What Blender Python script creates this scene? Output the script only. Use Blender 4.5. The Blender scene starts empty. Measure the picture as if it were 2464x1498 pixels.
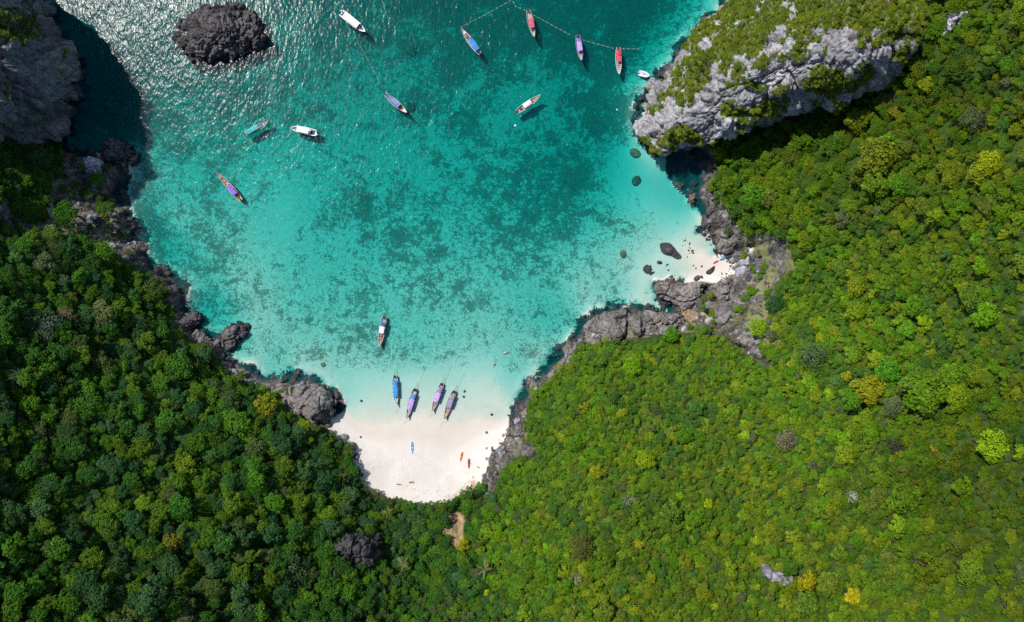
import bpy, math, random
import numpy as np
from mathutils import Vector, Matrix

random.seed(7)
rng = np.random.default_rng(7)
scene = bpy.context.scene
COL = scene.collection

# ------------------------------------------------------------------ camera, sky, sun, exposure
CAM_H = 246.0                       # drone altitude in metres, looking straight down
FPX = 1643.0                        # focal length in units of a 2464 px wide picture
CX, CY = 1232.0, 749.0
cam_d = bpy.data.cameras.new('camera')
cam_d.sensor_width = 36.0
cam_d.lens = 36.0 * FPX / 2464.0
cam_d.clip_start = 1.0
cam_d.clip_end = 20000.0
cam = bpy.data.objects.new('camera', cam_d)
cam.location = (0, 0, CAM_H)
COL.objects.link(cam)
scene.camera = cam

SUN_DIR = Vector((-0.470, 0.405, 0.785)).normalized()      # towards the sun: upper left, about 52 degrees high
elev = math.asin(SUN_DIR.z)
azim = math.atan2(SUN_DIR.x, SUN_DIR.y)
world = bpy.data.worlds.new('World')
scene.world = world
world.use_nodes = True
wn = world.node_tree
sky = wn.nodes.new('ShaderNodeTexSky')
sky.sky_type = 'NISHITA'
sky.sun_disc = False
sky.sun_elevation = elev
sky.sun_rotation = azim
sky.air_density = 1.0
sky.dust_density = 0.6
bg = wn.nodes['Background']
bg.inputs['Strength'].default_value = 0.11
wn.links.new(sky.outputs['Color'], bg.inputs['Color'])

sun_d = bpy.data.lights.new('sun', 'SUN')
sun_d.energy = 4.2
sun_d.angle = math.radians(0.5)
sun_d.color = (1.0, 0.955, 0.89)
sun = bpy.data.objects.new('sun', sun_d)
sun.rotation_euler = SUN_DIR.to_track_quat('Z', 'Y').to_euler()
sun.location = SUN_DIR * 400
COL.objects.link(sun)

vs = scene.view_settings
vs.view_transform = 'Standard'
vs.look = 'None'
vs.exposure = 0.3
vs.gamma = 1.0
vs.use_curve_mapping = False

cy = scene.cycles
cy.max_bounces = 6
cy.diffuse_bounces = 2
cy.glossy_bounces = 2
cy.transmission_bounces = 4
cy.transparent_max_bounces = 16
cy.volume_bounces = 0
cy.sample_clamp_indirect = 4.0
cy.use_denoising = False

# ------------------------------------------------------------------ helpers
def unproj(px, py, z):
    """point of height z that a picture position looks at"""
    k = (CAM_H - z) / FPX
    return (px - CX) * k, (CY - py) * k

def proj(x, y, z):
    k = FPX / (CAM_H - z)
    return CX + x * k, CY - y * k

def _hash(ix, iy, iz, seed):
    h = (ix.astype(np.int64) * 374761393 + iy.astype(np.int64) * 668265263 + iz.astype(np.int64) * 2147483647 + seed * 1274126177) & 0xFFFFFFFF
    h = ((h ^ (h >> 13)) * 1274126177) & 0xFFFFFFFF
    h = ((h ^ (h >> 16)) * 2246822519) & 0xFFFFFFFF
    return ((h ^ (h >> 15)) & 0xFFFFFF) / float(0xFFFFFF)

def vnoise(x, y, z, seed=0):
    x = np.asarray(x, float); y = np.asarray(y, float) + 0 * x; z = np.asarray(z, float) + 0 * x
    x0 = np.floor(x); y0 = np.floor(y); z0 = np.floor(z)
    fx, fy, fz = x - x0, y - y0, z - z0
    fx = fx * fx * (3 - 2 * fx); fy = fy * fy * (3 - 2 * fy); fz = fz * fz * (3 - 2 * fz)
    r = 0
    for a in (0, 1):
        for b in (0, 1):
            for c in (0, 1):
                w = (fx if a else 1 - fx) * (fy if b else 1 - fy) * (fz if c else 1 - fz)
                r = r + w * _hash(x0 + a, y0 + b, z0 + c, seed)
    return r * 2 - 1

def fbm(x, y, z=0.0, octv=4, seed=0, ridged=False):
    x = np.asarray(x, float); y = np.asarray(y, float); z = np.asarray(z, float)
    s, a, tot = 0, 1.0, 0
    for o in range(octv):
        k = 2.03 ** o
        n = vnoise(x * k + 17.3 * o, y * k - 9.1 * o, z * k + 4.7 * o, seed + o)
        if ridged:
            n = 1 - 2 * np.abs(n)
        s = s + a * n; tot += a; a *= 0.5
    return s / tot

def blocks(x, y, z, size, seed=0, tilt=0.55):
    """fractured rock: every cell of a jittered lattice is a block with its own offset and tilt; returns offset, nearness to a joint, block number"""
    x = np.asarray(x, float) / size; y = np.asarray(y, float) / size; z = np.asarray(z, float) / size + 0 * x
    x0, y0, z0 = np.floor(x), np.floor(y), np.floor(z)
    b1 = np.full(x.shape, 1e9); b2 = np.full(x.shape, 1e9); off = np.zeros(x.shape); val = np.zeros(x.shape)
    for a in (-1, 0, 1):
        for b in (-1, 0, 1):
            for c in (-1, 0, 1):
                i, j, k = x0 + a, y0 + b, z0 + c
                px = i + 0.1 + 0.8 * _hash(i, j, k, seed); py = j + 0.1 + 0.8 * _hash(i, j, k, seed + 1); pz = k + 0.1 + 0.8 * _hash(i, j, k, seed + 2)
                dx, dy, dz = x - px, y - py, z - pz
                d = np.sqrt(dx * dx + dy * dy + dz * dz)
                o = (_hash(i, j, k, seed + 3) - 0.5) + tilt * (dx * (_hash(i, j, k, seed + 4) * 2 - 1) + dy * (_hash(i, j, k, seed + 5) * 2 - 1) + dz * (_hash(i, j, k, seed + 6) * 2 - 1)) * 1.6
                n = d < b1
                b2 = np.where(n, b1, np.minimum(b2, d))
                off = np.where(n, o, off); val = np.where(n, _hash(i, j, k, seed + 7), val)
                b1 = np.where(n, d, b1)
    return off, np.clip(1 - (b2 - b1) / 0.16, 0, 1), val

def tps(pts, vals, smooth=0.0):
    P = np.array(pts, float); v = np.array(vals, float)
    sc = max(P.max(0) - P.min(0)); c = P.mean(0)
    Q = (P - c) / sc
    n = len(Q)
    def phi(r2):
        return 0.5 * r2 * np.log(r2 + 1e-12)
    d2 = ((Q[:, None] - Q[None]) ** 2).sum(-1)
    A = np.zeros((n + 3, n + 3))
    A[:n, :n] = phi(d2) + smooth * np.eye(n)
    A[:n, n] = 1; A[:n, n + 1:] = Q; A[n, :n] = 1; A[n + 1:, :n] = Q.T
    w = np.linalg.lstsq(A, np.concatenate([v, np.zeros(3)]), rcond=None)[0]
    def f(x, y):
        x = np.asarray(x, float); y = np.asarray(y, float)
        sh = x.shape
        X = np.stack([x.ravel(), y.ravel()], 1)
        X = (X - c) / sc
        out = np.empty(len(X))
        for i in range(0, len(X), 20000):
            q = X[i:i + 20000]
            d = ((q[:, None, :] - Q[None]) ** 2).sum(-1)
            out[i:i + 20000] = phi(d) @ w[:n] + w[n] + q @ w[n + 1:]
        return out.reshape(sh)
    return f

def inside(poly, x, y):
    x = np.asarray(x, float); y = np.asarray(y, float)
    r = np.zeros(x.shape, bool)
    P = np.array(poly, float)
    j = len(P) - 1
    for i in range(len(P)):
        xi, yi = P[i]; xj, yj = P[j]
        if yi != yj:
            c = ((yi > y) != (yj > y)) & (x < (xj - xi) * (y - yi) / (yj - yi) + xi)
            r ^= c
        j = i
    return r

def seg_dist(poly, x, y, closed=True):
    x = np.asarray(x, float); y = np.asarray(y, float)
    P = np.array(poly, float)
    d = np.full(x.shape, 1e18)
    n = len(P)
    for i in range(n if closed else n - 1):
        ax, ay = P[i]; bx, by = P[(i + 1) % n]
        dx, dy = bx - ax, by - ay
        L = dx * dx + dy * dy + 1e-12
        t = np.clip(((x - ax) * dx + (y - ay) * dy) / L, 0, 1)
        d = np.minimum(d, (x - ax - t * dx) ** 2 + (y - ay - t * dy) ** 2)
    return np.sqrt(d)

def smooth(a, b, x):
    t = np.clip((x - a) / (b - a), 0, 1)
    return t * t * (3 - 2 * t)

# ---- object helpers
def mesh_of(name, V, F, mat=None, smooth_shade=False):
    me = bpy.data.meshes.new(name)
    me.from_pydata([tuple(map(float, v)) for v in V], [], [tuple(map(int, f)) for f in F])
    if mat is not None:
        me.materials.append(mat)
    if smooth_shade:
        me.polygons.foreach_set('use_smooth', [True] * len(me.polygons))
    me.update()
    return me

def link(name, me, parent=None, loc=None, kind=None):
    o = bpy.data.objects.new(name, me)
    COL.objects.link(o)
    if parent is not None:
        o.parent = parent
    if loc is not None:
        o.location = loc
    if kind:
        o['kind'] = kind
    return o

def thing(name, label, cat, loc=(0, 0, 0), rz=0.0, group=None, scale=1.0):
    o = bpy.data.objects.new(name, None)
    o.empty_display_size = 0.5
    COL.objects.link(o)
    o.location = loc
    o.rotation_euler = (0, 0, rz)
    o.scale = (scale,) * 3
    tag(o, label, cat, group)
    return o

def tag(o, label, cat, group=None):
    o['label'] = label; o['category'] = cat
    if group:
        o['group'] = group
    return o

class MB:
    """collects simple shapes into one mesh"""
    def __init__(s):
        s.V = []; s.F = []
    def add(s, V, F):
        b = len(s.V)
        s.V += [tuple(v) for v in V]
        s.F += [tuple(i + b for i in f) for f in F]
        return s
    def box(s, c, d, tilt=0.0):
        x, y, z = c; a, b, h = d[0] / 2, d[1] / 2, d[2] / 2
        V = []
        for k in (-1, 1):
            for (u, w) in ((-1, -1), (1, -1), (1, 1), (-1, 1)):
                t = 0.94 if k > 0 else 1.0
                V.append((x + u * a * t, y + w * b * t, z + k * h + u * a * tilt))
        return s.add(V, [(3, 2, 1, 0), (4, 5, 6, 7), (0, 1, 5, 4), (1, 2, 6, 5), (2, 3, 7, 6), (3, 0, 4, 7)])
    def tube(s, pts, radii, n=6):
        pts = [Vector(p) for p in pts]
        rings = []
        for i, p in enumerate(pts):
            d = (pts[min(i + 1, len(pts) - 1)] - pts[max(i - 1, 0)])
            d = d.normalized() if d.length > 1e-9 else Vector((0, 0, 1))
            u = d.cross(Vector((0.31, 0.17, 0.93)))
            u = u.normalized() if u.length > 1e-6 else Vector((1, 0, 0))
            w = d.cross(u)
            r = radii[i] if hasattr(radii, '__len__') else radii
            rings.append([p + (u * math.cos(2 * math.pi * k / n) + w * math.sin(2 * math.pi * k / n)) * r for k in range(n)])
        V = [v for r in rings for v in r]
        F = []
        for i in range(len(pts) - 1):
            for k in range(n):
                F.append((i * n + k, i * n + (k + 1) % n, (i + 1) * n + (k + 1) % n, (i + 1) * n + k))
        F.append(tuple(range(n - 1, -1, -1)))
        F.append(tuple((len(pts) - 1) * n + k for k in range(n)))
        return s.add(V, F)
    def ball(s, c, r, nu=10, nv=6):
        if not hasattr(r, '__len__'):
            r = (r, r, r)
        V = [(c[0], c[1], c[2] + r[2])]
        for j in range(1, nv):
            t = math.pi * j / nv
            for i in range(nu):
                p = 2 * math.pi * i / nu
                V.append((c[0] + r[0] * math.sin(t) * math.cos(p), c[1] + r[1] * math.sin(t) * math.sin(p), c[2] + r[2] * math.cos(t)))
        V.append((c[0], c[1], c[2] - r[2]))
        F = [(0, 1 + i, 1 + (i + 1) % nu) for i in range(nu)]
        for j in range(nv - 2):
            for i in range(nu):
                a = 1 + j * nu + i; b = 1 + j * nu + (i + 1) % nu
                F.append((a, a + nu, b + nu, b))
        l = len(V) - 1; q = 1 + (nv - 2) * nu
        F += [(l, q + (i + 1) % nu, q + i) for i in range(nu)]
        return s.add(V, F)
    def mesh(s, name, mat, sm=False):
        return mesh_of(name, s.V, s.F, mat, sm)
    def build(s, name, mat, parent=None, sm=False):
        return link(name, s.mesh(name, mat, sm), parent)

# ------------------------------------------------------------------ materials
def new_mat(name):
    m = bpy.data.materials.new(name)
    m.use_nodes = True
    nt = m.node_tree
    for n in list(nt.nodes):
        nt.nodes.remove(n)
    out = nt.nodes.new('ShaderNodeOutputMaterial')
    return m, nt, out

class NT:
    def __init__(s, nt):
        s.nt = nt
    def node(s, t, **kw):
        n = s.nt.nodes.new(t)
        for k, v in kw.items():
            setattr(n, k, v)
        return n
    def lk(s, a, b):
        s.nt.links.new(a, b)
    def val(s, sock, v):
        if hasattr(v, 'is_linked') or isinstance(v, bpy.types.NodeSocket):
            s.lk(v, sock)
        else:
            sock.default_value = v
    def pos(s):
        return s.node('ShaderNodeNewGeometry').outputs['Position']
    def noise(s, vec, scale, detail=3.0, rough=0.5, dist=0.0):
        n = s.node('ShaderNodeTexNoise')
        s.lk(vec, n.inputs['Vector'])
        n.inputs['Scale'].default_value = scale
        n.inputs['Detail'].default_value = detail
        n.inputs['Roughness'].default_value = rough
        n.inputs['Distortion'].default_value = dist
        return n.outputs['Fac']
    def voro(s, vec, scale, feature='F1'):
        n = s.node('ShaderNodeTexVoronoi', feature=feature)
        s.lk(vec, n.inputs['Vector'])
        n.inputs['Scale'].default_value = scale
        return n.outputs['Distance']
    def math(s, op, a, b=0.0, c=0.0, clamp=False):
        n = s.node('ShaderNodeMath', operation=op, use_clamp=clamp)
        s.val(n.inputs[0], a); s.val(n.inputs[1], b)
        s.val(n.inputs[2], c)
        return n.outputs[0]
    def rng(s, x, a, b, c=0.0, d=1.0):
        n = s.node('ShaderNodeMapRange')
        n.interpolation_type = 'SMOOTHSTEP'
        s.val(n.inputs['Value'], x)
        for k, v in (('From Min', a), ('From Max', b), ('To Min', c), ('To Max', d)):
            n.inputs[k].default_value = v
        return n.outputs['Result']
    def mix(s, fac, a, b, blend='MIX'):
        n = s.node('ShaderNodeMix', data_type='RGBA', blend_type=blend)
        s.val(n.inputs[0], fac)
        for i, v in ((6, a), (7, b)):
            if isinstance(v, tuple):
                n.inputs[i].default_value = (*v, 1.0)
            else:
                s.lk(v, n.inputs[i])
        return n.outputs[2]
    def attr(s, name, t='GEOMETRY', out='Fac'):
        n = s.node('ShaderNodeAttribute', attribute_name=name, attribute_type=t)
        return n.outputs[out]
    def bump(s, h, strength, dist, normal=None):
        n = s.node('ShaderNodeBump')
        s.lk(h, n.inputs['Height'])
        n.inputs['Strength'].default_value = strength
        n.inputs['Distance'].default_value = dist
        if normal is not None:
            s.lk(normal, n.inputs['Normal'])
        return n.outputs['Normal']
    def bsdf(s, color, rough=0.8, normal=None, spec=0.3, metal=0.0):
        n = s.node('ShaderNodeBsdfPrincipled')
        if isinstance(color, tuple):
            n.inputs['Base Color'].default_value = (*color, 1)
        else:
            s.lk(color, n.inputs['Base Color'])
        s.val(n.inputs['Roughness'], rough)
        n.inputs['Specular IOR Level'].default_value = spec
        n.inputs['Metallic'].default_value = metal
        if normal is not None:
            s.lk(normal, n.inputs['Normal'])
        return n.outputs[0]

_paints = {}
def paint(color, rough=0.5, wear=0.25, scale=2.5, spec=0.3):
    key = (color, rough, wear, scale)
    if key in _paints:
        return _paints[key]
    m, nt, out = new_mat('paint')
    g = NT(nt)
    tc = g.node('ShaderNodeTexCoord').outputs['Object']
    n = g.noise(tc, scale, 4, 0.6)
    f = g.rng(n, 0.35, 0.7)
    dark = tuple(c * (1 - wear) + 0.02 * wear for c in color)
    lite = tuple(min(0.85, c * (1 + 0.25 * wear) + 0.04 * wear) for c in color)
    c = g.mix(f, dark, lite)
    g.lk(g.bsdf(c, rough, g.bump(n, 0.2, 0.02), spec), out.inputs['Surface'])
    _paints[key] = m
    return m

def rock_material(name, base, dark, stain, wet_top=1.1, pit=0.5, stain_amt=0.35, mat_green=False):
    m, nt, out = new_mat(name)
    g = NT(nt)
    p = g.pos()
    n1 = g.noise(p, 0.16, 5, 0.6, 0.6)
    n2 = g.noise(p, 0.9, 5, 0.65, 0.3)
    v = g.voro(p, 0.75)
    n3 = g.noise(p, 3.0, 3, 0.6)
    c = g.mix(g.rng(n2, 0.32, 0.68), tuple(b * 0.62 for b in base), tuple(min(0.6, b * 1.25) for b in base))
    c = g.mix(g.math('MULTIPLY', g.rng(n1, 0.52, 0.72), stain_amt), c, stain)
    bk = g.rng(g.attr('blockv'), 0.0, 1.0, 0.66, 1.28)
    bw = g.node('ShaderNodeCombineColor')
    for i_ in range(3):
        g.lk(bk, bw.inputs[i_])
    c = g.mix(1.0, c, bw.outputs[0], 'MULTIPLY')
    pits = g.math('MULTIPLY', g.rng(g.math('ADD', g.math('MULTIPLY', n3, 0.5), g.math('MULTIPLY', n2, 0.5)), 0.47, 0.36), pit)
    c = g.mix(pits, c, dark)
    if mat_green:
        vg = g.rng(g.math('ADD', g.attr('veg'), g.math('MULTIPLY', g.math('SUBTRACT', g.math('ADD', n2, n3), 1.0), 0.9)), 0.40, 0.62)
        c = g.mix(g.math('MULTIPLY', vg, 0.9), c, g.mix(g.rng(g.math('ADD', g.math('MULTIPLY', n2, 0.5), g.math('MULTIPLY', n3, 0.5)), 0.36, 0.62), (0.035, 0.058, 0.010), (0.17, 0.21, 0.022)))
    sep = g.node('ShaderNodeSeparateXYZ'); g.lk(p, sep.inputs[0])
    wet = g.rng(g.math('ADD', sep.outputs['Z'], g.math('MULTIPLY', n2, -1.2)), wet_top, wet_top - 0.9)
    c = g.mix(g.math('MULTIPLY', wet, 0.8), c, (0.042, 0.043, 0.045))
    h = g.math('ADD', g.math('MULTIPLY', n2, 1.0), g.math('ADD', g.math('MULTIPLY', n3, 0.45), g.math('MULTIPLY', v, 0.5)))
    g.lk(g.bsdf(c, 0.9, g.bump(h, 0.75, 0.7), 0.2), out.inputs['Surface'])
    return m

M_ROCK = rock_material('grey_limestone', (0.275, 0.262, 0.285), (0.05, 0.05, 0.06), (0.30, 0.23, 0.15))
M_BLUFF = rock_material('weathered_limestone', (0.195, 0.178, 0.168), (0.030, 0.029, 0.029), (0.235, 0.185, 0.12), wet_top=0.8, pit=0.75, stain_amt=0.5)
M_ROCKD = rock_material('dark_limestone', (0.115, 0.106, 0.108), (0.016, 0.016, 0.02), (0.14, 0.11, 0.085), stain_amt=0.25, pit=0.8)
M_ROCKO = rock_material('ochre_limestone', (0.30, 0.215, 0.135), (0.06, 0.05, 0.04), (0.25, 0.24, 0.25))
M_ROCKP2 = rock_material('karst_limestone', (0.335, 0.325, 0.342), (0.05, 0.05, 0.055), (0.36, 0.29, 0.22), pit=0.75, stain_amt=0.4, mat_green=True)
M_CRAG = rock_material('black_crag_limestone', (0.062, 0.060, 0.060), (0.012, 0.012, 0.013), (0.10, 0.085, 0.06), pit=0.8)
M_CORAL = rock_material('coral_head', (0.115, 0.125, 0.09), (0.05, 0.055, 0.04), (0.16, 0.14, 0.08), wet_top=-20.0)
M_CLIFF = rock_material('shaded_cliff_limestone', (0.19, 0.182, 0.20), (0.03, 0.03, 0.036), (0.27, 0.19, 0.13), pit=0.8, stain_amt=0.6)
M_ROCKP = rock_material('pale_limestone', (0.36, 0.35, 0.40), (0.10, 0.10, 0.12), (0.30, 0.28, 0.25))

def leaf_material(name, trans=0.22):
    m, nt, out = new_mat(name)
    g = NT(nt)
    tint = g.attr('tint', 'INSTANCER', 'Color')
    sh = g.attr('leafshade', 'GEOMETRY', 'Fac')
    tc = g.node('ShaderNodeTexCoord').outputs['Object']
    n = g.noise(tc, 2.6, 2, 0.5)
    k = g.math('MULTIPLY', g.rng(n, 0.3, 0.7, 0.82, 1.2), sh)
    comb = g.node('ShaderNodeCombineColor')
    for i in range(3):
        g.lk(k, comb.inputs[i])
    c = g.mix(1.0, tint, comb.outputs[0], 'MULTIPLY')
    d = g.node('ShaderNodeBsdfDiffuse'); g.lk(c, d.inputs[0])
    t = g.node('ShaderNodeBsdfTranslucent'); g.lk(c, t.inputs[0])
    mx = g.node('ShaderNodeMixShader'); mx.inputs[0].default_value = trans
    g.lk(d.outputs[0], mx.inputs[1]); g.lk(t.outputs[0], mx.inputs[2])
    g.lk(mx.outputs[0], out.inputs['Surface'])
    return m
M_LEAF = leaf_material('foliage')
M_BARK = paint((0.10, 0.075, 0.05), 0.9, 0.5, 3.0)
M_DEAD = paint((0.22, 0.20, 0.165), 0.9, 0.35, 3.0)
M_WOOD = paint((0.24, 0.155, 0.095), 0.75, 0.4, 2.0)
M_DECK = paint((0.36, 0.28, 0.215), 0.8, 0.4, 1.6)
M_DECKG = paint((0.42, 0.385, 0.36), 0.8, 0.35, 1.6)
M_WHITE = paint((0.80, 0.80, 0.80), 0.4, 0.10, 1.2)
M_DARK = paint((0.03, 0.03, 0.035), 0.5, 0.3, 3.0)
M_MAROON = paint((0.12, 0.035, 0.04), 0.6, 0.4, 3.0)

# ------------------------------------------------------------------ the land: coast outline, heights, ground sheet
LEFT = [(60, -260), (72, -60), (92, 0), (120, 40), (148, 100), (178, 165), (166, 225), (152, 285), (152, 335), (166, 368), (200, 380), (225, 385),
        (262, 388), (292, 392), (288, 430), (290, 470), (308, 520), (328, 570), (345, 610), (366, 640), (404, 662), (440, 690), (438, 728),
        (450, 770), (486, 800), (515, 815), (545, 838), (552, 862), (600, 893), (640, 915), (690, 908), (760, 922), (803, 955), (806, 985), (795, 1012), (790, 1020)]
BEACHW = [(860, 1017), (950, 1020), (1050, 1020), (1150, 1014), (1226, 1006)]
RIGHT1 = [(1230, 990), (1252, 962), (1288, 922), (1330, 880), (1366, 836), (1400, 792), (1442, 757), (1480, 748), (1530, 746), (1560, 742),
          (1600, 756), (1612, 746), (1592, 724), (1576, 700), (1580, 686), (1636, 681), (1658, 681)]
BEACH2 = [(1664, 664), (1676, 640), (1694, 612)]
RIGHT2 = [(1716, 594), (1720, 575), (1712, 556), (1694, 545), (1704, 515), (1688, 498), (1672, 478), (1690, 440), (1704, 405), (1692, 375), (1640, 368),
          (1585, 362), (1548, 336), (1534, 300), (1546, 260), (1566, 215), (1598, 180), (1640, 118), (1690, 66), (1745, 10), (1790, -60), (1850, -260)]
FAR = [(3700, -260), (3700, 2500), (-1300, 2500), (-1300, -260)]
COAST = LEFT + BEACHW + RIGHT1 + BEACH2 + RIGHT2 + FAR
W0 = lambda pts: [unproj(a, b, 0.0) for a, b in pts]
COAST_W = W0(COAST)
BEACH_LINES = [W0([(790, 1020)] + BEACHW + [(1230, 990)]), W0([(1658, 681)] + BEACH2 + [(1716, 594)])]
ROCKY_W = [W0(LEFT), W0(RIGHT1), W0(RIGHT2)]

HC = [  # (picture x, picture y, height)
 # left slope
 (0, 420, 22), (80, 420, 14), (0, 600, 30), (100, 600, 22), (200, 600, 15), (280, 620, 9), (0, 760, 38), (150, 760, 27), (290, 760, 16), (380, 770, 9),
 (0, 950, 44), (150, 950, 33), (300, 930, 24), (430, 920, 15), (520, 930, 9), (0, 1150, 48), (180, 1150, 38), (380, 1120, 27), (540, 1060, 17), (640, 1010, 10),
 (0, 1350, 52), (220, 1350, 43), (420, 1320, 33), (600, 1250, 24), (720, 1150, 13), (0, 1498, 56), (300, 1498, 47), (560, 1480, 33), (740, 1420, 22), (760, 1280, 15),
 (-300, 700, 60), (-300, 1200, 72), (-300, 1700, 76), (200, 1750, 58), (700, 1700, 36), (-300, 300, 45), (-500, -200, 60),
 (100, 400, 10), (200, 470, 5), (120, 520, 12), (250, 540, 6), (0, 300, 14), (60, 250, 10), (60, 100, 12), (0, 0, 20),
 # isthmus behind the beach
 (850, 1250, 8), (950, 1240, 4), (1050, 1240, 3.6), (1130, 1230, 4.5), (900, 1350, 13), (1000, 1350, 8), (1100, 1330, 8), (1160, 1300, 8), (860, 1460, 22), (1000, 1470, 15), (1120, 1460, 15),
 (1000, 1700, 26), (820, 1140, 5), (790, 1080, 5),
 # beach
 (900, 1170, 2.2), (1000, 1205, 2.6), (1100, 1180, 2.3), (900, 1100, 1.4), (1000, 1110, 1.3), (1120, 1100, 1.3), (1000, 1050, 0.45), (1150, 1050, 0.5), (880, 1050, 0.5),
 (1760, 650, 1.0), (1725, 640, 0.6), (1700, 660, 0.35), (1790, 620, 1.6),
 # right headland
 (1290, 1050, 8), (1250, 1130, 12), (1215, 1220, 16), (1220, 1350, 18), (1240, 1460, 22), (1350, 1000, 17), (1400, 900, 11), (1480, 850, 9), (1600, 850, 12),
 (1420, 1100, 30), (1400, 1250, 36), (1400, 1420, 38), (1560, 1000, 30), (1600, 1200, 44), (1600, 1400, 50), (1720, 900, 22), (1780, 1000, 36), (1800, 1200, 50),
 (1850, 1400, 60), (1860, 870, 28), (2000, 950, 40), (2050, 1150, 55), (2100, 1400, 68), (2000, 780, 33), (2200, 900, 51), (2300, 1150, 66), (2400, 1400, 80),
 (2400, 950, 63), (2200, 700, 45), (2400, 700, 60), (2000, 600, 30), (2200, 480, 44), (2400, 480, 60), (2000, 430, 29), (1850, 430, 14), (1900, 520, 22),
 (1850, 600, 14), (1780, 560, 7), (1740, 500, 5), (1760, 430, 7), (1850, 700, 14), (1800, 760, 12), (1700, 720, 4.5), (1640, 720, 3), (1760, 720, 6), (1700, 790, 9), (1460, 790, 4), (1560, 790, 5),
 (2200, 300, 40), (2400, 250, 56), (2300, 60, 46), (2450, 60, 58), (1900, 320, 12), (2050, 260, 24), (1750, 250, 5), (1900, 120, 10), (2100, 60, 25),
 (2800, 400, 85), (2800, 900, 95), (2800, 1500, 110), (2200, 1750, 85), (1600, 1750, 62), (1250, 1750, 36), (2700, -200, 70), (2200, -200, 36),
 # sea bed
 (1000, 960, -0.32), (1130, 950, -0.35), (880, 960, -0.45), (1000, 895, -0.75), (1150, 890, -0.7), (860, 900, -0.8), (1000, 850, -1.35), (1000, 700, -1.75), (1200, 780, -1.4),
 (1300, 850, -0.8), (1000, 520, -3.0), (1200, 600, -2.3), (1000, 350, -4.6), (1200, 300, -4.8), (1000, 150, -6.2), (1200, 0, -7.6), (1400, 0, -7.4), (1600, 50, -5.6), (1560, 130, -5.0),
 (1520, 400, -2.6), (1580, 500, -1.6), (1600, 600, -0.5), (1650, 640, -0.2), (1640, 590, -0.3), (1680, 560, -0.2), (1630, 668, -0.2), (1640, 560, -0.7), (1400, 600, -1.8), (1450, 500, -2.8), (1400, 700, -1.0), (1500, 660, -0.9), (1520, 720, -0.5), (650, 560, -2.0), (640, 420, -2.8),
 (500, 600, -1.8), (700, 700, -1.7), (600, 790, -1.1), (560, 700, -1.4), (430, 420, -2.6), (430, 540, -1.8), (300, 200, -9), (420, 250, -7.5), (560, 230, -7), (600, 60, -8), (300, 40, -11), (800, 200, -6),
 (800, 20, -7.5), (800, 330, -4.6), (1420, 250, -5.2), (1480, 330, -4.2), (620, 860, -0.8), (720, 860, -0.9), (1100, -250, -12), (600, -250, -14), (1500, -250, -10), (230, 300, -5), (480, 480, -2.4),
]
for poly in (LEFT[1:-1:2], RIGHT1[1:-1:2], RIGHT2[1:-1:2]):
    HC += [(a, b, 0.0) for a, b in poly]
HC += [(a, b, 0.0) for a, b in BEACHW + BEACH2] + [(1180, 900, -.62), (1200, 945, -.36), (1212, 978, -.2), (1160, 975, -.25), (1080, 985, -.2), (880, 985, -.25), (830, 985, -.3)]
H_fn = tps([unproj(a, b, z) for a, b, z in HC], [z for _, _, z in HC], 1e-5)

core_x = np.arange(-208, 208.1, 0.8); core_y = np.arange(-140, 140.1, 0.8)
ext = np.array([1.5, 4, 8, 15, 26, 42, 65, 100, 160, 280, 500, 1000, 2200, 4500])
gx = np.concatenate([core_x[0] - ext[::-1], core_x, core_x[-1] + ext])
gy = np.concatenate([core_y[0] - ext[::-1], core_y, core_y[-1] + ext])
GX, GY = np.meshgrid(gx, gy)
jag = fbm(GX / 5.0, GY / 5.0, 0, 4, 11) * 2.2
land = inside(COAST_W, GX, GY)
sd0 = seg_dist(COAST_W, GX, GY) * np.where(land, 1, -1)
d_beach = np.minimum(seg_dist(BEACH_LINES[0], GX, GY, False), seg_dist(BEACH_LINES[1], GX, GY, False) + 1.0)
d_rocky = np.minimum.reduce([seg_dist(r, GX, GY, False) for r in ROCKY_W])
rocky = smooth(-1.0, 3.0, d_beach - d_rocky)                      # 1 on rocky shores, 0 on beaches
sd = sd0 + jag * rocky
H0 = H_fn(np.clip(GX, -300, 300), np.clip(GY, -230, 200))
H0 = np.where(H0 < -3, -3 + (H0 + 3) * 0.8, H0)
H0 = np.where(H0 < 0, H0 * 0.6, H0)
H0 = np.clip(H0, -8, 105)
far = smooth(230, 420, np.maximum(np.abs(GX), np.abs(GY) * 1.15))
H0 = H0 * (1 - far) + (-15.0) * far
cliff_h = 3.4 + 2.2 * fbm(GX / 14, GY / 14, 0, 2, 5)
Hland = np.maximum(H0, rocky * cliff_h * smooth(0.0, 4.0, sd))
Hland = np.maximum(Hland, 0.05)
Hsea = np.minimum(H0, -0.04 - rocky * np.minimum(np.maximum(-sd, 0) * 0.10, 0.22))
wl = smooth(-0.8, 0.8, sd)
Hrock = Hsea * (1 - wl) + Hland * wl
H = np.where(rocky > 0.01, Hrock * rocky + H0 * (1 - rocky), H0)
H = np.where((far > 0.5), -15.0, H)
crag = fbm(GX / 3.2, GY / 3.2, H / 3.0, 4, 21, True)
band_px, band_py = proj(GX, GY, H)
SANDP = [(783, 1034), (800, 1000), (850, 860), (1240, 880), (1228, 1000), (1222, 1036), (1214, 1062), (1206, 1085), (1188, 1095), (1176, 1130), (1160, 1150), (1158, 1172),
         (1135, 1180), (1108, 1194), (1085, 1205), (1060, 1217), (1000, 1213), (930, 1202), (886, 1181), (862, 1152), (852, 1104), (842, 1078)]
SANDP2 = [(1560, 600), (1690, 540), (1722, 600), (1760, 606), (1815, 600), (1800, 640), (1782, 690), (1712, 692), (1690, 684), (1570, 690), (1540, 700)]
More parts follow.
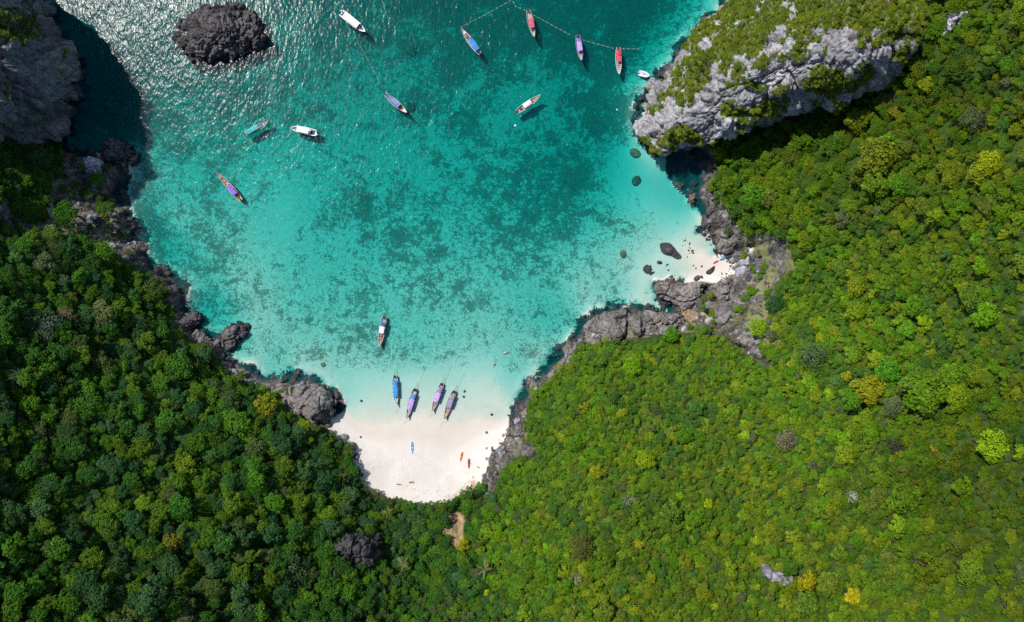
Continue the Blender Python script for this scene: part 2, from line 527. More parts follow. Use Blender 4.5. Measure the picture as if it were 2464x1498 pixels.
sand_m = np.maximum(inside(SANDP, band_px, band_py), inside(SANDP2, band_px, band_py))
rockband = rocky * smooth(0.5, 4.5, d_beach) * smooth(3.8, 1.6, sd) * smooth(-4.2, -0.3, sd + 2.6 * fbm(GX / 3.2, GY / 3.2, 0, 4, 8))
shore_rocks = inside([(1228, 985), (1258, 955), (1270, 990), (1262, 1030), (1275, 1085), (1250, 1100), (1212, 1125), (1186, 1192), (1160, 1192), (1164, 1150), (1180, 1092), (1214, 1062), (1222, 1030)], band_px, band_py)
pool = inside([(1600, 372), (1690, 372), (1715, 400), (1702, 440), (1676, 474), (1634, 466), (1602, 420)], band_px, band_py)
rockband = np.maximum(rockband, np.maximum(shore_rocks * 0.85 * (sd > -1), pool * 0.9))
scree = inside([(150, 380), (300, 390), (320, 560), (330, 640), (200, 560), (0, 580), (0, 480), (120, 430)], band_px, band_py)
rockband = np.maximum(rockband, scree * 0.95)
rockband = np.maximum(rockband, inside([(1690, 440), (1740, 470), (1790, 560), (1900, 560), (1905, 640), (1860, 690), (1870, 760), (1820, 830), (1870, 890), (1840, 880), (1740, 812), (1640, 800), (1400, 830), (1400, 770), (1560, 740), (1580, 690), (1720, 680), (1800, 640), (1730, 600), (1700, 540)], band_px, band_py) * 0.9 * (sd > -1))
rockband = np.clip(rockband, 0, 1)
bo, bj, bv = blocks(GX, GY, H * 0.6, 2.9, 301)
bo2, bj2, bv2 = blocks(GX, GY, H * 0.6, 6.5, 331)
H = H + rockband * (crag * 0.35 + bo * 1.0 + bo2 * 1.7 - 0.9 * bj - 0.8 * bj2) * (np.abs(far) < 0.5)
hill = smooth(9, 26, sd) * (GX > 0)
H = H + hill * (3.2 * fbm(GX / 26, GY / 26, 0, 2, 91) + 1.6 * fbm(GX / 11, GY / 11, 0, 2, 93))
H = H + (sd > 6) * (1 - sand_m) * fbm(GX / 7, GY / 7, 0, 3, 31) * 0.8
cracks = [[(1513, 752), (1508, 790), (1500, 832)], [(1700, 688), (1696, 720), (1704, 758)], [(1768, 700), (1752, 732), (1733, 748)], [(1642, 770), (1628, 800), (1610, 816)], [(1722, 806), (1760, 826), (1800, 846), (1862, 892)], [(1806, 590), (1850, 586), (1890, 575), (1898, 556)]]
for ck in cracks:
    H = H - 4.5 * np.exp(-(seg_dist(ck, band_px, band_py, False) / 5.0) ** 2)
H = np.where(sand_m & (sd > 0), H + 0.05 * fbm(GX / 5, GY / 5, 0, 3, 77), H)

_reef = [(1200, 100, .9), (1000, 250, .55), (1250, 400, .55), (1400, 450, .78), (1500, 290, .8), (1510, 380, -.35), (1505, 450, -.3), (1100, 560, .6), (1250, 575, .72), (700, 480, .0), (680, 560, .0), (740, 380, .2),
         (480, 600, .5), (420, 500, .45), (900, 650, .24), (1000, 780, .28), (1200, 700, .3), (1400, 680, .22), (1000, 870, .4), (800, 850, .34), (1000, 915, -.3), (860, 930, -.2), (1150, 910, -.2), (1000, 980, -.6),
         (1560, 560, .15), (1450, 575, .45), (880, 380, .25), (1285, 285, .1), (960, 200, .45), (600, 300, .5), (300, 250, .9), (1650, 70, .15), (1600, 150, .2), (1500, 60, .95), (1570, 40, .9), (600, 50, .8), (300, 50, .9), (850, 60, .8),
         (1100, 430, .5), (1330, 520, .8), (850, 480, .6), (900, 560, .5), (1300, 850, .2), (1600, 640, -.25), (1540, 720, -.1), (640, 850, .2), (1400, 620, .3), (960, 330, .2), (1060, 380, .35), (1150, 340, .55), (1380, 330, .7), (1200, 480, .5), (780, 250, .6), (560, 480, .35)]
reef_fn = tps([(a, b) for a, b, _ in _reef], [c for *_, c in _reef], 1e-4)
reef = np.clip(reef_fn(np.clip(band_px, -200, 2700), np.clip(band_py, -300, 1100)), -0.8, 1.0)

ny, nx = GX.shape
V = np.stack([GX.ravel(), GY.ravel(), H.ravel()], 1)
idx = np.arange(ny * nx).reshape(ny, nx)
Fq = np.stack([idx[:-1, :-1], idx[:-1, 1:], idx[1:, 1:], idx[1:, :-1]], -1).reshape(-1, 4)
me = bpy.data.meshes.new('ground')
me.vertices.add(len(V)); me.vertices.foreach_set('co', V.ravel())
me.loops.add(Fq.size); me.loops.foreach_set('vertex_index', Fq.ravel())
me.polygons.add(len(Fq)); me.polygons.foreach_set('loop_start', np.arange(0, Fq.size, 4))
me.polygons.foreach_set('use_smooth', np.ones(len(Fq), bool))
me.update(calc_edges=True)
CLEAR = [(1078, 1238), (1102, 1232), (1122, 1248), (1112, 1276), (1116, 1290), (1102, 1318), (1090, 1312), (1084, 1290), (1064, 1284), (1070, 1268), (1086, 1262)]
CLEAR2 = [(1130, 1150), (1165, 1165), (1160, 1190), (1120, 1200), (1100, 1215), (1075, 1215), (1085, 1195)]
clear_m = inside(CLEAR, band_px, band_py) | inside(CLEAR2, band_px, band_py)
DRY = [(1790, 560), (1900, 560), (1920, 640), (1870, 690), (1900, 760), (1880, 830), (1800, 820), (1790, 740), (1850, 640), (1780, 590)]
dry_m = inside(DRY, band_px, band_py)
for nm, arr in (('rockmask', rockband), ('sandmask', sand_m.astype(float)), ('reef', reef), ('clearing', clear_m.astype(float)), ('blockv', bv), ('drymask', dry_m.astype(float))):
    at = me.attributes.new(nm, 'FLOAT', 'POINT')
    at.data.foreach_set('value', arr.ravel().astype(np.float32))

m, nt, out = new_mat('ground')
g = NT(nt); p = g.pos()
sep = g.node('ShaderNodeSeparateXYZ'); g.lk(p, sep.inputs[0]); Z = sep.outputs['Z']
nA = g.noise(p, 0.045, 3, 0.55, 0.8); nB = g.noise(p, 0.16, 4, 0.6, 0.5); nC = g.noise(p, 0.55, 3, 0.6); nD = g.noise(p, 1.5, 2, 0.5)
# sand
sand = g.mix(g.rng(nB, 0.3, 0.7), (0.565, 0.518, 0.470), (0.62, 0.578, 0.535))
sand = g.mix(g.math('MULTIPLY', g.rng(nD, 0.62, 0.75), 0.10), sand, (0.45, 0.38, 0.30))
damp = g.rng(g.math('ADD', Z, g.math('MULTIPLY', nB, -0.5)), 0.55, 0.05)
sand = g.mix(g.math('MULTIPLY', damp, 0.45), sand, (0.50, 0.44, 0.37))
wrack = g.math('MULTIPLY', g.math('MULTIPLY', g.rng(Z, 1.5, 1.9), g.rng(nC, 0.56, 0.68)), 0.35)
sand = g.mix(wrack, sand, (0.30, 0.25, 0.20))
# reef and seagrass on the sea bed, with wave-light mottling painted in as speckle
mixn = g.math('ADD', g.math('MULTIPLY', nA, 0.45), g.math('ADD', g.math('MULTIPLY', nB, 0.75), g.math('ADD', g.math('MULTIPLY', nC, 0.70), g.math('MULTIPLY', nD, 0.50))))
rf = g.rng(g.math('ADD', g.attr('reef'), g.math('MULTIPLY', g.math('SUBTRACT', mixn, 1.2), 2.8)), 0.14, 0.86)
reefc = g.mix(g.rng(nC, 0.35, 0.65), (0.042, 0.068, 0.070), (0.15, 0.15, 0.115))
reefc = g.mix(g.rng(nD, 0.55, 0.75), reefc, (0.26, 0.25, 0.20))
under = g.rng(Z, -0.25, -0.6)
caustic_speck = g.math('MULTIPLY', g.math('MULTIPLY', g.rng(g.math('ADD', g.math('MULTIPLY', nD, 0.75), g.math('MULTIPLY', nC, 0.25)), 0.44, 0.60), g.rng(g.attr('reef'), -0.15, 0.25)), 0.46)  # mottling of light bent by the waves, put into the bed colour
bed = g.mix(caustic_speck, sand, (0.20, 0.21, 0.13))
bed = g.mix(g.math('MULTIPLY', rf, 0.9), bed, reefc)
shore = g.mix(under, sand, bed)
soil = g.mix(g.rng(nC, 0.35, 0.65), (0.024, 0.050, 0.008), (0.050, 0.080, 0.014))
soil = g.mix(g.math('MULTIPLY', g.attr('drymask'), g.rng(nB, 0.35, 0.6)), soil, (0.19, 0.19, 0.085))
orange = g.mix(g.rng(nC, 0.35, 0.65), (0.25, 0.16, 0.085), (0.42, 0.30, 0.18))
landc = g.mix(g.attr('sandmask'), soil, sand)
landc = g.mix(g.math('MULTIPLY', g.attr('clearing'), g.rng(nB, 0.30, 0.5)), landc, orange)
onland = g.rng(Z, -0.05, 0.15)
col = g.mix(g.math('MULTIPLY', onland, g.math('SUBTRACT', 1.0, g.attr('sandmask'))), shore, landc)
col = g.mix(g.math('MULTIPLY', g.math('MULTIPLY', g.attr('clearing'), g.attr('sandmask')), g.rng(nB, 0.4, 0.6)), col, orange)
rk = g.mix(g.rng(nC, 0.33, 0.66), (0.058, 0.052, 0.050), (0.20, 0.183, 0.170))
rk = g.mix(g.math('MULTIPLY', g.rng(nB, 0.50, 0.66), 0.65), rk, (0.205, 0.16, 0.105))
rk = g.mix(g.math('MULTIPLY', g.rng(nB, 0.46, 0.34), 0.55), rk, (0.26, 0.245, 0.235))
rk = g.mix(g.math('MULTIPLY', g.math('MULTIPLY', g.rng(nA, 0.50, 0.62), g.rng(Z, 2.0, 4.0)), 0.6), rk, g.mix(nD, (0.07, 0.085, 0.025), (0.16, 0.15, 0.06)))
rk = g.mix(g.math('MULTIPLY', g.rng(nD, 0.50, 0.38), 0.7), rk, (0.03, 0.03, 0.032))
bw = g.node('ShaderNodeCombineColor'); bk = g.rng(g.attr('blockv'), 0.0, 1.0, 0.55, 1.35)
for i_ in range(3):
    g.lk(bk, bw.inputs[i_])
rk = g.mix(1.0, rk, bw.outputs[0], 'MULTIPLY')
rk = g.mix(g.math('MULTIPLY', g.rng(g.math('ADD', Z, g.math('MULTIPLY', nC, -1.6)), 0.0, -0.8), 0.8), rk, (0.040, 0.042, 0.048))
rm = g.rng(g.math('ADD', g.attr('rockmask'), g.math('MULTIPLY', g.math('SUBTRACT', g.math('ADD', nC, nD), 1.0), 1.3)), 0.42, 0.58)
rm = g.math('MULTIPLY', rm, g.math('SUBTRACT', 1.0, g.math('MULTIPLY', g.attr('drymask'), g.rng(nB, 0.44, 0.54))))
col = g.mix(rm, col, rk)
hh = g.math('ADD', nC, g.math('MULTIPLY', nD, 0.6))
nrm = g.node('ShaderNodeBump'); g.lk(hh, nrm.inputs['Height']); nrm.inputs['Distance'].default_value = 0.9
g.lk(g.math('ADD', g.math('MULTIPLY', rm, 0.6), g.math('MULTIPLY', g.rng(Z, 0.5, 1.2), 0.22)), nrm.inputs['Strength'])
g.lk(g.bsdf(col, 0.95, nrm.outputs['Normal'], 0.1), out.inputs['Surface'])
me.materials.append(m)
ground = link('ground', me, kind='structure')

# height look-up
def T(x, y):
    x = np.atleast_1d(np.asarray(x, float)); y = np.atleast_1d(np.asarray(y, float))
    i = np.clip(np.searchsorted(gx, x) - 1, 0, nx - 2); j = np.clip(np.searchsorted(gy, y) - 1, 0, ny - 2)
    fx = np.clip((x - gx[i]) / (gx[i + 1] - gx[i]), 0, 1); fy = np.clip((y - gy[j]) / (gy[j + 1] - gy[j]), 0, 1)
    return (H[j, i] * (1 - fx) * (1 - fy) + H[j, i + 1] * fx * (1 - fy) + H[j + 1, i] * (1 - fx) * fy + H[j + 1, i + 1] * fx * fy)
def Tz(x, y):
    return float(T(x, y)[0])
def ground_at(px, py, up=0.0):
    """ground point whose top (up metres above it) shows at this place of the picture"""
    for z in np.arange(118, -17, -0.5):
        x, y = unproj(px, py, z)
        if Tz(x, y) + up >= z:
            return x, y, Tz(x, y)
    x, y = unproj(px, py, 0.0)
    return x, y, Tz(x, y)

# ------------------------------------------------------------------ water
m, nt, out = new_mat('sea_water')
g = NT(nt); p = g.pos()
mp = g.node('ShaderNodeMapping'); g.lk(p, mp.inputs['Vector'])
mp.inputs['Rotation'].default_value = (0, 0, math.radians(-32)); mp.inputs['Scale'].default_value = (1.0, 0.55, 1.0)
pv = mp.outputs[0]
w1 = g.noise(pv, 0.10, 2, 0.5, 0.6); w2 = g.noise(pv, 0.42, 2, 0.5, 0.5); w3 = g.noise(pv, 1.0, 2, 0.5, 0.3)
calm = g.rng(g.noise(p, 0.018, 2, 0.5), 0.30, 0.62, 0.55, 1.1)
hgt = g.math('MULTIPLY', calm, g.math('ADD', g.math('MULTIPLY', w1, 0.30), g.math('ADD', g.math('MULTIPLY', w2, 0.22), g.math('MULTIPLY', w3, 0.155))))
bmp = g.bump(hgt, 1.0, 1.0)
fr = g.node('ShaderNodeFresnel'); fr.inputs['IOR'].default_value = 1.333; g.lk(bmp, fr.inputs['Normal'])
gl = g.node('ShaderNodeBsdfGlossy'); gl.inputs['Roughness'].default_value = 0.21; g.lk(bmp, gl.inputs['Normal'])
tr = g.node('ShaderNodeBsdfTransparent')
mx = g.node('ShaderNodeMixShader'); g.lk(g.math('MULTIPLY', fr.outputs[0], 0.36), mx.inputs[0]); g.lk(tr.outputs[0], mx.inputs[1]); g.lk(gl.outputs[0], mx.inputs[2])
g.lk(mx.outputs[0], out.inputs['Surface'])
va = g.node('ShaderNodeVolumeAbsorption')
va.inputs['Color'].default_value = (0.04, 0.888, 0.884, 1); va.inputs['Density'].default_value = 0.98
vsc = g.node('ShaderNodeVolumeScatter'); vsc.inputs['Color'].default_value = (0.03, 0.62, 0.78, 1); vsc.inputs['Density'].default_value = 0.08; vsc.inputs['Anisotropy'].default_value = 0.2
vad = g.node('ShaderNodeAddShader'); g.lk(va.outputs[0], vad.inputs[0]); g.lk(vsc.outputs[0], vad.inputs[1])
g.lk(vad.outputs[0], out.inputs['Volume'])
m.cycles.homogeneous_volume = True
S = 4600
WV = [(-S, -S, 0), (S, -S, 0), (S, S, 0), (-S, S, 0), (-S, -S, -60), (S, -S, -60), (S, S, -60), (-S, S, -60)]
WF = [(0, 1, 2, 3), (7, 6, 5, 4), (0, 4, 5, 1), (1, 5, 6, 2), (2, 6, 7, 3), (3, 7, 4, 0)]
link('sea_water', mesh_of('sea_water', WV, WF, m), kind='structure')

# ------------------------------------------------------------------ rocks
def resample(poly, n):
    P = np.array(poly, float)
    Q = []
    k = len(P)
    for i in range(k):                                   # Catmull-Rom round the outline
        p0, p1, p2, p3 = P[i - 1], P[i], P[(i + 1) % k], P[(i + 2) % k]
        for t in np.linspace(0, 1, 12, endpoint=False):
            Q.append(0.5 * (2 * p1 + (p2 - p0) * t + (2 * p0 - 5 * p1 + 4 * p2 - p3) * t * t + (3 * p1 - p0 - 3 * p2 + p3) * t ** 3))
    Q = np.array(Q + [Q[0]])
    L = np.concatenate([[0], np.cumsum(np.hypot(*np.diff(Q, axis=0).T))])
    s = np.linspace(0, L[-1], n, endpoint=False)
    return np.stack([np.interp(s, L, Q[:, 0]), np.interp(s, L, Q[:, 1])], 1)

def rock(name, label, cat, outline, mat, ctrl, lip, n=90, k=24, rough=0.6, fine=1.0, inset=0.12, seed=1, edge=None, group=None, rfreq=3.0, base=None, fiss=1.0):
    """closed rock body: its upper side from outline and heights, its flanks leaning in down to the ground"""
    O = resample(outline, n)
    lipv = np.array(lip, float) if hasattr(lip, '__len__') else np.full(len(outline), float(lip))
    pts = [tuple(q) for q in outline] + [(a, b) for a, b, _ in ctrl]
    f = tps(pts, list(lipv) + [c for *_, c in ctrl], 1e-4)
    c = O.mean(0)
    V = []
    zl = f(O[:, 0], O[:, 1])
    lx, ly = unproj(O[:, 0], O[:, 1], zl)
    wcx, wcy = lx.mean(), ly.mean()
    M = 7
    for j in range(M):                                   # flanks from the foot up
        t = 1 - j / M
        sx = lx + (wcx - lx) * inset * t ** 0.8; sy = ly + (wcy - ly) * inset * t ** 0.8
        foot = np.minimum(T(sx, sy) - 1.5, zl - 0.5) if base is None else np.minimum(base, zl - 0.5)
        V.append(np.stack([sx, sy, zl + (foot - zl) * t], 1))
    for r in range(k):
        s = 1 - (r / k) ** 1.15
        q = c + (O - c) * s
        z = f(q[:, 0], q[:, 1])
        x, y = unproj(q[:, 0], q[:, 1], z)
        V.append(np.stack([x, y, z], 1))
    z = float(f(np.array([c[0]]), np.array([c[1]]))[0])
    x, y = unproj(c[0], c[1], z)
    A = np.concatenate(V + [np.array([[x, y, z]])])
    R = M + k
    F = []
    for r in range(R - 1):
        for i in range(n):
            F.append((r * n + i, (r + 1) * n + i, (r + 1) * n + (i + 1) % n, r * n + (i + 1) % n))
    for i in range(n):
        F.append(((R - 1) * n + i, R * n, (R - 1) * n + (i + 1) % n))
    F.append(tuple(range(n)))
    me = mesh_of(name, A, F, mat, True)
    if me.polygons[len(me.polygons) // 2].normal.z < 0:
        me.flip_normals()
    N = np.empty(len(A) * 3); me.vertices.foreach_get('normal', N); N = N.reshape(-1, 3)
    d = fbm(A[:, 0] / (rfreq * 3), A[:, 1] / (rfreq * 3), A[:, 2] / (rfreq * 4), 3, seed) * rough * 1.1
    d += fbm(A[:, 0] / rfreq, A[:, 1] / rfreq, A[:, 2] / (rfreq * 1.7), 4, seed + 50, True) * rough * 0.45
    o1, j1, v1 = blocks(A[:, 0], A[:, 1], A[:, 2] * 0.75, rfreq * 1.25, seed + 200)
    o2, j2, v2 = blocks(A[:, 0], A[:, 1], A[:, 2] * 0.75, rfreq * 2.9, seed + 240)
    d += (o1 * 0.95 + o2 * 1.5 - 0.55 * j1 - 0.6 * j2) * rough * 1.15
    ba = me.attributes.new('blockv', 'FLOAT', 'POINT'); ba.data.foreach_set('value', (0.5 * v1 + 0.5 * v2).astype(np.float32))
    fis = 1 - np.abs(fbm(A[:, 0] / (rfreq * 2.2) + 5, A[:, 1] / (rfreq * 2.2), A[:, 2] / (rfreq * 5), 2, seed + 70))
    d -= smooth(0.90, 0.985, fis) * rough * 1.5 * fiss
    flu = fbm(A[:, 0] / (rfreq * 0.45), A[:, 1] / (rfreq * 0.45), A[:, 2] / (rfreq * 2.6), 2, seed + 30, True)
    d += flu * rough * 0.45
    d += fbm(A[:, 0] / 0.9, A[:, 1] / 0.9, A[:, 2] / 1.4, 3, seed + 90, True) * rough * 0.35 * fine
    B = A + N * d[:, None]
    me.vertices.foreach_set('co', B.ravel())
    me.update()
    o = link(name, me)
    tag(o, label, cat, group)
    return o, B, N

def boulder(px, py, r, label, mat=None, group=None, name='boulder', sq=(1.0, 0.8, 0.6), rz=0.0, seed=0, sink=0.35, top=None):
    x, y, z = ground_at(px, py, r * 0.3)
    mb = MB().ball((0, 0, 0), 1.0, 16, 10)
    A = np.array(mb.V)
    d = 1 + 0.30 * fbm(A[:, 0] * 1.3 + seed, A[:, 1] * 1.3, A[:, 2] * 1.3, 3, seed) + 0.12 * fbm(A[:, 0] * 4 + seed, A[:, 1] * 4, A[:, 2] * 4, 2, seed + 3, True)
    A = A * d[:, None] * np.array(sq) * r
    me = mesh_of(name, A, mb.F, mat or M_ROCK, True)
    ba = me.attributes.new('blockv', 'FLOAT', 'POINT'); ba.data.foreach_set('value', np.full(len(A), 0.3 + 0.4 * ((seed * 13) % 10) / 10, np.float32))
    zz = z + r * sq[2] * (1 - 2 * sink) if top is None else top - r * sq[2]
    o = link(name, me, loc=(x, y, zz))
    o.rotation_euler = (0, 0, rz)
    tag(o, label, 'rock', group)
    return o

PIN = [(1532, 290), (1530, 312), (1546, 342), (1582, 372), (1650, 360), (1730, 340), (1800, 312), (1880, 286), (1960, 262), (2050, 232), (2150, 182), (2226, 112), (2242, 62), (2215, 0), (2150, -90), (2000, -130),
       (1880, -110), (1800, -60), (1762, 0), (1692, 60), (1642, 112), (1594, 188), (1562, 214)]
PIN_L = [1, 3, 5, 6, 11, 17, 22, 26, 30, 34, 38, 42, 42, 40, 32, 20, 10, 2, 1, 1, 1, 1, 1]
PIN_C = [(1600, 300, 13), (1640, 220, 16), (1700, 280, 24), (1700, 150, 20), (1780, 230, 33), (1780, 100, 27), (1860, 180, 40), (1880, 60, 37), (1950, 180, 44), (1980, 90, 47), (2060, 150, 49), (2080, 50, 50), (2160, 90, 50), (1960, -20, 38), (2100, -40, 44), (1830, 20, 22), (1720, 60, 9), (1650, 140, 8)]
pin_o, PB, PN = rock('limestone_pinnacle', 'tall shrub-covered grey limestone headland rising from the sea', 'cliff', PIN, M_ROCKP2, PIN_C, PIN_L, n=420, k=130, rough=1.2, fine=1.3, inset=0.22, seed=3, rfreq=3.4)
CLF = [(96, 34), (112, 64), (142, 100), (168, 150), (176, 182), (166, 222), (152, 262), (130, 308), (88, 330), (20, 346), (-60, 356), (-170, 300), (-210, 120), (-190, -60), (-60, -110), (40, -60), (74, 4)]
CLF_L = [14, 12, 10, 8, 7, 7, 7, 8, 11, 15, 24, 40, 52, 50, 36, 14, 9]
CLF_C = [(130, 140, 16), (100, 120, 22), (70, 90, 27), (50, 50, 28), (40, 0, 28), (0, 60, 34), (0, 0, 35), (60, 160, 30), (110, 200, 23), (140, 200, 15), (90, 250, 25), (60, 240, 30), (0, 140, 39), (0, 240, 36), (-60, 100, 42), (-80, 220, 42), (120, 270, 15), (60, 300, 21), (0, 310, 27)]
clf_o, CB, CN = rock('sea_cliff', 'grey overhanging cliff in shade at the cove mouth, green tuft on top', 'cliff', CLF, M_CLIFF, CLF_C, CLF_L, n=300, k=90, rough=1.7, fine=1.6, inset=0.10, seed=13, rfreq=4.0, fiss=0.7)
SEAR = [(417, 90), (425, 73), (440, 53), (467, 37), (493, 17), (533, 10), (567, 7), (593, 30), (617, 43), (627, 67), (623, 107), (600, 123), (560, 140), (520, 143), (493, 155), (460, 147), (440, 127), (420, 103)]
rock('sea_rock', 'large dark jagged rock standing alone in the glittering sea', 'rock', SEAR, M_ROCKD, [(520, 80, 6.0), (480, 80, 4.6), (560, 70, 5.2), (590, 80, 3.6), (520, 110, 4.2), (460, 110, 3.0), (540, 40, 3.6)], 0.4, n=260, k=80, rough=1.15, fine=2.2, inset=-0.05, seed=23, rfreq=2.2, fiss=0.3)

ROCKS = [
 ('rock_point', 'dark pointed rock jutting into the sea below the shaded cliff', M_ROCKD, [(241, 352), (251, 339), (274, 336), (297, 344), (318, 361), (329, 372), (312, 392), (284, 382), (259, 387), (246, 372)], [(275, 360, 3.4), (300, 370, 2.6)], 0.9),
 ('pale_rock', 'pale blue-grey rock beside a small green bush on the left shore', M_ROCKP, [(202, 382), (217, 381), (234, 386), (244, 402), (234, 421), (211, 419), (202, 402)], [(222, 400, 6.5)], 4.2),
 ('shore_rock', 'grey blocky rock at the waterline above the rounded boulder, left shore', M_ROCKD, [(427, 799), (440, 766), (467, 749), (482, 762), (467, 789), (443, 802)], [(452, 778, 4.2)], 1.2),
 ('shore_rock', 'smooth rounded dark boulder on the left shore between two jagged rocks', M_BLUFF, [(460, 809), (480, 799), (500, 819), (493, 836), (473, 836), (457, 822)], [(478, 818, 3.6)], 1.4),
 ('rock_spur', 'dark rough spur pointing into turquoise shallows on the left shore', M_ROCKD, [(523, 816), (547, 793), (573, 771), (592, 789), (580, 819), (563, 833), (547, 836)], [(560, 802, 2.4)], 0.5),
 ('rock_headland', 'broad grey rock headland at the left end of the main beach', M_BLUFF, [(655, 935), (685, 932), (727, 935), (762, 936), (792, 946), (803, 963), (800, 984), (789, 1010), (779, 1033), (753, 1040), (732, 1018), (695, 995), (667, 969)], [(730, 965, 8.5), (770, 975, 8.0), (700, 955, 7.0), (755, 1010, 8.0)], 3.0),
 ('rock_block', 'dark rock block in shade at the left corner of the beach', M_ROCKD, [(757, 1053), (783, 1057), (789, 1076), (779, 1095), (762, 1083)], [(774, 1074, 4.5)], 2.4),
 ('rock_slab', 'wide grey rock slab with flat top just below the small beach', M_BLUFF, [(1580, 687), (1642, 681), (1688, 681), (1697, 691), (1695, 716), (1690, 736), (1697, 753), (1660, 751), (1624, 727), (1591, 716)], [(1650, 705, 4.8), (1680, 725, 5.2), (1610, 700, 3.4)], 2.6),
 ('rock_slab', 'grey rock slab right of the mossy cleft, touching the small beach', M_BLUFF, [(1713, 691), (1748, 685), (1766, 694), (1764, 711), (1752, 727), (1730, 742), (1713, 749), (1708, 731), (1711, 711)], [(1740, 708, 6.2), (1722, 728, 6.4)], 4.0),
 ('ochre_slab', 'tilted orange-brown rock slab among the grey rocks, right shore', M_ROCKO, [(1632, 744), (1660, 748), (1685, 757), (1714, 772), (1738, 806), (1715, 802), (1688, 785), (1652, 768)], [(1690, 772, 7.2)], 5.0),
 ('rock_slope', 'long grey rock slope running inland to the dark crack', M_BLUFF, [(1715, 749), (1757, 727), (1773, 743), (1784, 780), (1806, 811), (1850, 868), (1779, 828), (1742, 807), (1721, 771)], [(1755, 770, 11), (1790, 810, 14)], 8.0),
 ('dark_boulder', 'long dark brown boulder lying in the pale shallows', M_ROCKD, [(1589, 587), (1606, 585), (1617, 590), (1631, 607), (1639, 616), (1631, 625), (1613, 616), (1593, 607)], [(1611, 603, 1.4)], 0.3),
 ('dark_boulder', 'round greenish boulder awash in the shallows', M_ROCKD, [(1547, 649), (1560, 636), (1576, 643), (1578, 654), (1562, 663)], [(1563, 650, 0.15)], -0.35),
 ('dark_boulder', 'small dark wedge-shaped boulder on the small sandy beach', M_ROCKD, [(1699, 656), (1719, 640), (1722, 648), (1708, 662)], [(1710, 651, 1.5)], 0.7),
 ('rock_ramp', 'smooth pale grey rock ramp behind the small beach', M_ROCKP, [(1770, 647), (1806, 612), (1824, 594), (1813, 629), (1806, 661), (1784, 698), (1770, 687)], [(1793, 650, 4.4)], 2.6),
 ('rock_wall', 'dark rock wall under bushes right of the pale ramp', M_ROCKD, [(1824, 605), (1861, 592), (1886, 594), (1897, 616), (1888, 634), (1843, 640), (1821, 650), (1815, 625)], [(1855, 615, 12.5), (1880, 610, 15)], 9.0),
 ('rock_wall', 'grey-brown rock wall above the small beach', M_BLUFF, [(1724, 563), (1742, 555), (1788, 570), (1812, 584), (1803, 601), (1770, 605), (1737, 607), (1722, 599), (1730, 579)], [(1765, 585, 6.2)], 2.2),
 ('rock_bluff', 'grey rock bluff left of the narrow dark crack, right shore', M_BLUFF, [(1407, 794), (1423, 772), (1461, 756), (1510, 756), (1508, 786), (1503, 824), (1490, 830), (1461, 820), (1416, 815)], [(1465, 785, 6.2), (1490, 800, 7.2)], 3.2),
 ('rock_bluff', 'grey rock bluff right of the narrow dark crack, right shore', M_BLUFF, [(1517, 754), (1548, 747), (1584, 761), (1606, 788), (1616, 797), (1606, 815), (1562, 825), (1517, 835), (1512, 806)], [(1555, 785, 7.2), (1535, 800, 8.0)], 3.8),
 ('knobby_rock', 'small grey rock knob behind the cracked bluffs', M_BLUFF, [(1588, 760), (1618, 754), (1640, 768), (1642, 788), (1627, 797), (1610, 785)], [(1618, 775, 7.0)], 4.5),
 ('beach_rock', 'small squarish grey rock at the right edge of the beach, waterline', M_ROCKP, [(1236, 1011), (1251, 1007), (1253, 1018), (1243, 1026)], [(1245, 1016, 2.8)], 1.6),
 ('beach_rock', 'grey cracked rock pile where the beach meets the right slope', M_BLUFF, [(1220, 1040), (1240, 1029), (1269, 1031), (1272, 1045), (1261, 1058), (1236, 1058), (1225, 1049)], [(1248, 1043, 5.0)], 2.4),
 ('slope_rock', 'grey rock face among bushes just right of the beach', M_BLUFF, [(1258, 1078), (1285, 1070), (1301, 1088), (1299, 1118), (1276, 1108), (1260, 1099)], [(1280, 1090, 13)], 10.0),
 ('beach_rock', 'tall narrow grey rock standing at the right side of the beach', M_ROCKP, [(1179, 1096), (1188, 1096), (1190, 1117), (1184, 1137), (1173, 1135), (1175, 1115)], [(1182, 1116, 3.6)], 2.2),
 ('beach_rock', 'egg-shaped grey rock at the lower right corner of the beach', M_BLUFF, [(1159, 1151), (1164, 1142), (1173, 1151), (1177, 1162), (1170, 1178), (1161, 1168)], [(1168, 1160, 3.8)], 2.4),
 ('beach_rock', 'grey rock behind the tall narrow rock, under the green slope', M_BLUFF, [(1200, 1096), (1217, 1088), (1219, 1106), (1209, 1126), (1194, 1126)], [(1207, 1107, 5.4)], 3.4),
 ('forest_crag', 'dark crag in a clearing of the lower left forest', M_ROCKD, [(788, 1300), (812, 1290), (850, 1290), (890, 1294), (908, 1318), (900, 1346), (886, 1370), (878, 1390), (858, 1388), (843, 1358), (812, 1338), (790, 1322)], [(850, 1320, 23), (880, 1320, 22), (820, 1315, 23), (870, 1370, 18)], 17.0),
 ('forest_rock', 'bare pale rock patch in the forest right of the pinnacle', M_ROCKP, [(2286, 34), (2304, 24), (2340, 24), (2346, 38), (2312, 58), (2288, 74), (2281, 58)], [(2312, 40, 49.5)], 48.0),
 ('forest_rock', 'small pale rock beside the golden tree, lower right forest', M_ROCK, [(1848, 1376), (1866, 1380), (1890, 1390), (1914, 1400), (1904, 1410), (1878, 1405), (1858, 1394)], [(1880, 1395, 63)], 62.0),
 ('forest_rock', 'little grey rock near the bottom edge of the right forest', M_ROCK, [(1729, 1464), (1737, 1462), (1745, 1475), (1742, 1486), (1733, 1484)], [(1738, 1474, 57)], 56.0),
]
rock_tops = []
